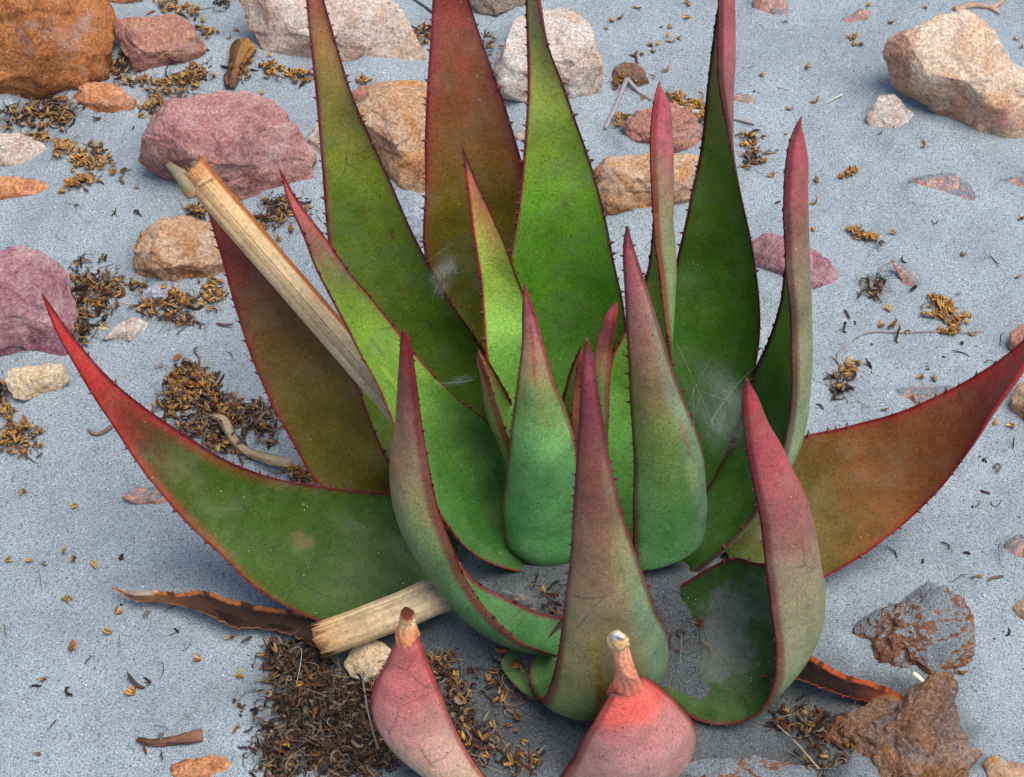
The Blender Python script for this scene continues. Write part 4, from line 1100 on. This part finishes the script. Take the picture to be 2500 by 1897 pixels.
def build_litter():
    litter('brown husks and curled bits wedged round the red and orange stones', [(300,165,30,35,0,18,40,20,.3),(335,205,60,10,5,20,12,10,.1),(430,215,75,30,-25,70,60,30,.1),(385,265,30,22,20,30,20,10,.0),(480,190,30,25,0,30,20,10,.1)], 1)
    litter('dark mat of debris below the big orange boulder', [(60,285,90,32,0,40,90,60,.3),(140,262,50,30,0,30,50,40,.2),(150,300,25,25,0,20,20,15,.1)], 2)
    litter('chain of amber husks beside the half buried left stone', [(110,350,40,16,20,30,6,3,0),(165,370,30,20,30,40,6,3,0),(220,400,42,22,0,55,10,5,0),(205,450,45,14,-20,40,4,3,0),(235,365,20,12,20,6,14,4,0)], 3)
    litter('little clumps of husks at the top left between stones', [(407,15,20,16,0,24,8,2,0),(465,32,30,12,15,32,4,2,0),(508,84,16,12,0,16,4,1,.1),(540,10,18,14,0,4,14,6,.3)], 4)
    litter('husk clumps beside the wide cream stone', [(590,165,26,34,20,22,30,10,.25),(665,170,28,12,15,30,6,3,0),(735,193,32,16,0,44,4,2,0),(890,203,14,8,0,10,0,0,0),(1030,85,24,28,40,22,26,8,.1),(1200,110,20,26,0,8,14,8,.2)], 5)
    litter('fibrous brown debris behind the tall left leaf', [(700,510,50,30,10,14,90,80,.1),(650,540,30,14,10,8,30,30,.2),(480,520,24,18,20,14,20,8,.1)], 6)
    litter('brown debris heaped beside the rose-purple stone', [(215,720,52,55,0,50,150,70,.35),(195,800,25,40,0,20,40,40,.3),(275,700,30,30,30,24,40,20,.1),(190,650,10,25,20,3,12,6,.2)], 7)
    litter('husks and curled stems round the blue-grey chip', [(330,700,20,10,0,8,14,6,.1),(440,740,45,28,0,50,40,30,0),(520,720,30,30,0,50,14,6,0),(360,750,18,22,0,24,10,8,0),(430,785,60,16,10,14,40,24,.1)], 8)
    litter('big heap of dried flowers and husks between the left leaves', [(470,940,60,35,0,110,110,40,.15),(430,980,40,36,0,60,70,30,.15),(530,1000,50,40,0,40,120,50,.25),(620,1020,60,30,5,14,110,50,.3),(490,1050,70,20,15,24,80,40,.15),(540,1090,50,22,30,10,50,30,.1),(650,1060,30,22,0,10,30,20,.2)], 9)
    litter('husks along the upper edge of the long left leaf', [(735,1165,40,14,15,40,14,8,0)], 10)
    litter('husks and curled bits at the left edge', [(45,1070,55,42,0,70,44,16,.05),(10,965,22,26,0,4,22,8,.3),(15,1010,18,14,0,16,6,2,.05)], 11)
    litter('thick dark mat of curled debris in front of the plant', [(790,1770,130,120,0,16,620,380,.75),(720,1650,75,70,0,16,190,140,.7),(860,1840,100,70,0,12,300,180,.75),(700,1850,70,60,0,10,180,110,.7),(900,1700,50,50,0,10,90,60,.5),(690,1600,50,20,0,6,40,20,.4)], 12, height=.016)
    litter('curled grey-brown flower remains inside the rosette', [(1120,1740,30,70,-15,16,90,40,.15),(1150,1820,60,40,10,16,70,40,.2),(1085,1630,40,30,0,16,40,30,.2),(1270,1860,50,25,0,10,30,20,.2),(1240,1700,70,70,0,14,24,20,.2),(1250,1640,40,26,0,8,20,20,.3)], 13)
    litter('pile of amber husks by the straight grey twig', [(1650,250,24,12,20,34,2,2,.1),(1690,265,34,14,15,60,2,2,.05),(1535,200,44,10,5,34,0,0,0),(1515,296,20,12,-30,18,2,0,0),(1715,298,20,10,10,14,0,0,0)], 14)
    litter('two shaggy husk clumps right of the tall right leaf', [(1830,345,18,14,0,18,12,8,.1),(1838,390,22,20,0,10,30,14,.25)], 15)
    litter('dense patch of amber husks on the right-hand sand', [(2300,755,26,22,30,60,0,0,0),(2320,780,24,18,30,44,0,0,.05),(2290,740,18,10,20,20,0,0,0),(2325,810,16,10,0,20,0,0,0)], 16)
    litter('short row of husks on the right-hand sand', [(2080,572,14,9,20,14,0,0,.1),(2112,583,26,8,5,34,0,0,0),(2076,425,14,10,-10,12,0,0,0)], 17)
    litter('wispy grey fluff clump on the right-hand sand', [(2138,690,24,22,0,0,16,40,.3),(2125,720,14,10,0,2,8,16,.2)], 18)
    litter('dark crumbs and husks beside the thin wiry stem', [(2050,920,40,6,-10,6,6,6,.1),(2078,905,18,10,-45,20,2,2,0),(2050,955,14,20,20,2,24,4,.5)], 19)
    litter('dark debris under the front right leaf', [(2010,1800,80,70,0,8,60,50,.6),(1950,1760,60,30,0,6,40,30,.6),(1990,1880,60,20,0,2,16,24,.2)], 20)
    litter('crumbs caught in the sand at the heart of the plant', [(1310,1470,60,40,0,3,22,20,.3),(1700,1560,60,60,0,1,10,14,.2)], 21)
    litter('scatter of tiny dark crumbs and straw over the open sand', [(300,1600,330,260,0,0,26,16,.4),(2200,900,300,400,0,0,34,16,.4),(1750,180,260,170,0,2,18,8,.3),(250,500,240,120,0,2,16,10,.3),(2350,1300,150,350,0,0,22,8,.4)], 22, height=0)
build_litter()

# ------------------------------------------------------------------ twigs and bark
def twig(label, pix, r0, r1, col, n=26, seg=8, seed=0, wr=.25, flat=1.0, name='twig', cat='twig', lift=.002, branches=(), col2=None):
    P = spline([gpt(x, y, lift + (rest[0] if rest else 0)) for x, y, *rest in pix], n)
    org = P[0].copy()
    V, F = tube(P - org, np.linspace(r0, r1, n), seg, flat, wr, seed)
    C = stops([(0, col), (1, col2 or col)], np.repeat(np.linspace(0, 1, n), seg))
    o = obj(name, new_mesh(name, V, F, M_DRY, C), label=label, cat=cat)
    o.location = org
    for b in branches:
        P = spline([gpt(x, y, lift + (rest[0] if rest else 0)) for x, y, *rest in b], 14)
        V, F = tube(P - org, np.linspace(r0 * .9, r1 * .8, 14), seg, flat, wr, seed + 1)
        obj('branch', new_mesh('branch', V, F, M_DRY, np.tile(lin(col), (len(V), 1))), o)
    return o

def build_twigs():
    twig('forked pale grey twig on the sand right of the cream granite', [(1478, 318), (1500, 270), (1520, 222), (1530, 205, .006)], .0022, .0028, (150, 144, 148), branches=[[(1530, 205, .006), (1560, 228), (1590, 246)]])
    twig('straight pale grey twig lying behind the tall right leaf', [(1650, 266), (1720, 280), (1790, 292), (1842, 306)], .003, .0016, (190, 186, 186), col2=(150, 144, 140))
    twig('short brown tapered stick on the sand at lower left', [(336, 1810), (370, 1818), (420, 1812), (494, 1802)], .0014, .0050, (84, 58, 48), col2=(124, 90, 72), flat=.6, n=60, seg=22, lift=.003, wr=1.3, cat='stick', name='stick')
    twig('curled strip of tan bark beside the heap of dried flowers', [(525, 1030, .006), (545, 1040, .008), (560, 1068, .006), (590, 1105, .004), (640, 1130, .004), (712, 1146, .004)], .0028, .0052, (160, 140, 108), flat=.4, n=60, seg=16, wr=1.5, lift=.003, name='bark_strip', cat='bark')
    twig('small crooked brown twig left of the long left leaf', [(216, 1052), (232, 1064), (258, 1056), (272, 1045)], .0012, .0022, (112, 94, 84))
    twig('thin wiry stem trailing across the right-hand sand', [(2075, 912), (2040, 880), (2060, 850), (2100, 820), (2140, 812), (2190, 815), (2270, 812), (2330, 815), (2400, 812)], .0009, .0005, (150, 140, 132), n=50, seg=6, branches=[[(2040, 880), (2026, 872)], [(2040, 880), (2055, 905), (2062, 925)]])
    twig('narrow dark dried leaf beside the thin wiry stem', [(2010, 928), (2030, 924), (2054, 924)], .0006, .0026, (84, 76, 70), flat=.35, n=14)
    twig('dark shaggy bark fragment above the pink granite stone', [(565, 222), (570, 190), (585, 160), (600, 130), (615, 118)], .003, .011, (98, 66, 58), flat=.45, wr=2.2, n=60, seg=30, name='bark_fragment', cat='bark', lift=.005, col2=(150, 108, 60))
    twig('tan and pink twig at the top right edge behind the large stone', [(2330, 28), (2380, 16), (2420, 22), (2445, 10), (2450, -10)], .004, .002, (176, 146, 126), wr=.6, branches=[[(2420, 22), (2440, 36)]])
    twig('thin dark twig behind the broad rear leaf', [(1000, -5), (1030, 14), (1058, 34)], .001, .0016, (84, 76, 74))
    twig('pale thin straw on the sand in the middle right', [(2015, 256), (2040, 242), (2056, 234)], .0005, .0012, (214, 204, 184), flat=.5)
    twig('pale straw lying across the end of the right dried leaf', [(2216, 1698, .03), (2256, 1734, .03)], .0019, .0019, (226, 216, 186), flat=.6, n=8, wr=.1)
    twig('long thin grass blade under the front right leaf', [(1890, 1775, .004), (1930, 1815, .006), (1998, 1888, .004)], .0004, .0011, (150, 136, 120), flat=.4)
    twig('flat grey grass blades in the dark mat before the plant', [(890, 1690, .010), (900, 1760, .012), (925, 1850, .010)], .0005, .0010, (112, 104, 98), flat=.3, branches=[[(892, 1720, .016), (890, 1690, .02), (893, 1685, .024)]])
    twig('curved white fibre above the dark mat before the plant', [(727, 1695, .012), (740, 1650, .02), (742, 1625, .022), (730, 1615, .02), (710, 1620, .014)], .0003, .0003, (150, 148, 142), n=24)
    twig('orange-brown curled petal under the knobbly stone side', [(1208, 1606, .012), (1224, 1616, .012), (1240, 1610, .012)], .002, .002, (120, 66, 38), n=10)
build_twigs()

# ------------------------------------------------------------------ spider silk
def build_silk():
    m = bpy.data.materials.new('silk_sheet')
    m.use_nodes = True
    nt = m.node_tree
    nt.nodes.clear()
    n = N(nt)
    out = nt.nodes.new('ShaderNodeOutputMaterial')
    mx = nt.nodes.new('ShaderNodeMixShader')
    tr = nt.nodes.new('ShaderNodeBsdfTransparent')
    df = nt.nodes.new('ShaderNodeBsdfDiffuse')
    df.inputs[0].default_value = (.62, .68, .66, 1)
    al = n.attr('pigment')
    a = n.noise(55, 5, .7, dist=1.5)
    b = n.noise(14, 3, .6)
    fac = n.math('MULTIPLY', n.ramp(a, [(.3, .05), (.75, .28)]), n.math('MULTIPLY', n.ramp(b, [(.3, .35), (.7, 1.0)]), al))
    nt.links.new(fac, mx.inputs[0])
    nt.links.new(tr.outputs[0], mx.inputs[1]); nt.links.new(df.outputs[0], mx.inputs[2])
    nt.links.new(mx.outputs[0], out.inputs[0])
    def sheet(label, quad, sag, strands, seed, ncell=18):
        rs = np.random.RandomState(seed)
        q = [at(*p) for p in quad]
        org = q[0].copy()
        V = []
        for i in range(ncell + 1):
            u = i / ncell
            for j in range(ncell + 1):
                v = j / ncell
                p = (q[0] * (1 - u) + q[1] * u) * (1 - v) + (q[3] * (1 - u) + q[2] * u) * v
                p = p + np.array([0, 0, -sag]) * (math.sin(math.pi * u) * math.sin(math.pi * v))
                V.append(p - org)
        F = [(i * (ncell + 1) + j, (i + 1) * (ncell + 1) + j, (i + 1) * (ncell + 1) + j + 1, i * (ncell + 1) + j + 1) for i in range(ncell) for j in range(ncell)]
        o = obj('spider_web', None, label=label, cat='web')
        o.location = org
        uu, vv = np.meshgrid(np.linspace(0, 1, ncell + 1), np.linspace(0, 1, ncell + 1), indexing='ij')
        fade = (smoothstep(1.0, .25, np.hypot((uu - .5) * 2, (vv - .5) * 2)) * np.clip(.75 + .9 * perlin(np.stack([uu.ravel() * 4, vv.ravel() * 4, uu.ravel() * 0 + seed], 1)).reshape(uu.shape), 0, 1)).ravel()
        obj('web_sheet', new_mesh('web_sheet', V, F, m, np.stack([fade] * 3, 1)), o)
        TV, TF = [], []
        V = np.array(V).reshape(ncell + 1, ncell + 1, 3)
        def on(u, v):
            i = min(ncell - 1e-6, max(0, u * ncell)); j = min(ncell - 1e-6, max(0, v * ncell))
            a, b = int(i), int(j); x, y = i - a, j - b
            return (V[a, b] * (1 - x) + V[a + 1, b] * x) * (1 - y) + (V[a, b + 1] * (1 - x) + V[a + 1, b + 1] * x) * y
        for k in range(strands):
            u0, v0, u1, v1 = rs.rand(4)
            if k % 2:
                u0, u1 = rs.uniform(.05, .4), rs.uniform(.6, .95)
            else:
                v0, v1 = rs.uniform(.05, .4), rs.uniform(.6, .95)
            pts = np.array([on(u0 + (u1 - u0) * t, v0 + (v1 - v0) * t) for t in np.linspace(0, 1, 9)])
            for _ in range(2):
                pts[1:-1] = (pts[:-2] + 2 * pts[1:-1] + pts[2:]) / 4
            tv, tf = tube(pts, np.full(9, rs.uniform(.00002, .00005)), 3, cap=False)
            b = len(TV)
            TV += tv.tolist(); TF += [tuple(x + b for x in f) for f in tf]
        obj('silk_threads', new_mesh('silk_threads', TV, TF, M_SILK), o, kind='stuff')
    sheet('hazy spider web stretched between the right-hand leaves', [(1640, 800, .275), (1862, 890, .18), (1832, 1130, .17), (1690, 1140, .19)], .004, 7, 1)
    sheet('fine web over the sand at the heart of the rosette', [(1165, 1420, .07), (1350, 1400, .075), (1345, 1500, .06), (1260, 1480, .06)], .004, 9, 2)
    sheet('small wisp of web between the tall left leaves', [(1030, 640, .25), (1120, 580, .26), (1135, 670, .25), (1060, 770, .23)], .002, 7, 3)
    sheet('thin web below the lowest edge of the left channelled leaf', [(1040, 930, .225), (1165, 900, .22), (1170, 930, .21), (1060, 960, .2)], .002, 5, 4)
build_silk()

for r in LEAFINFO:
    print('LEAF', r)
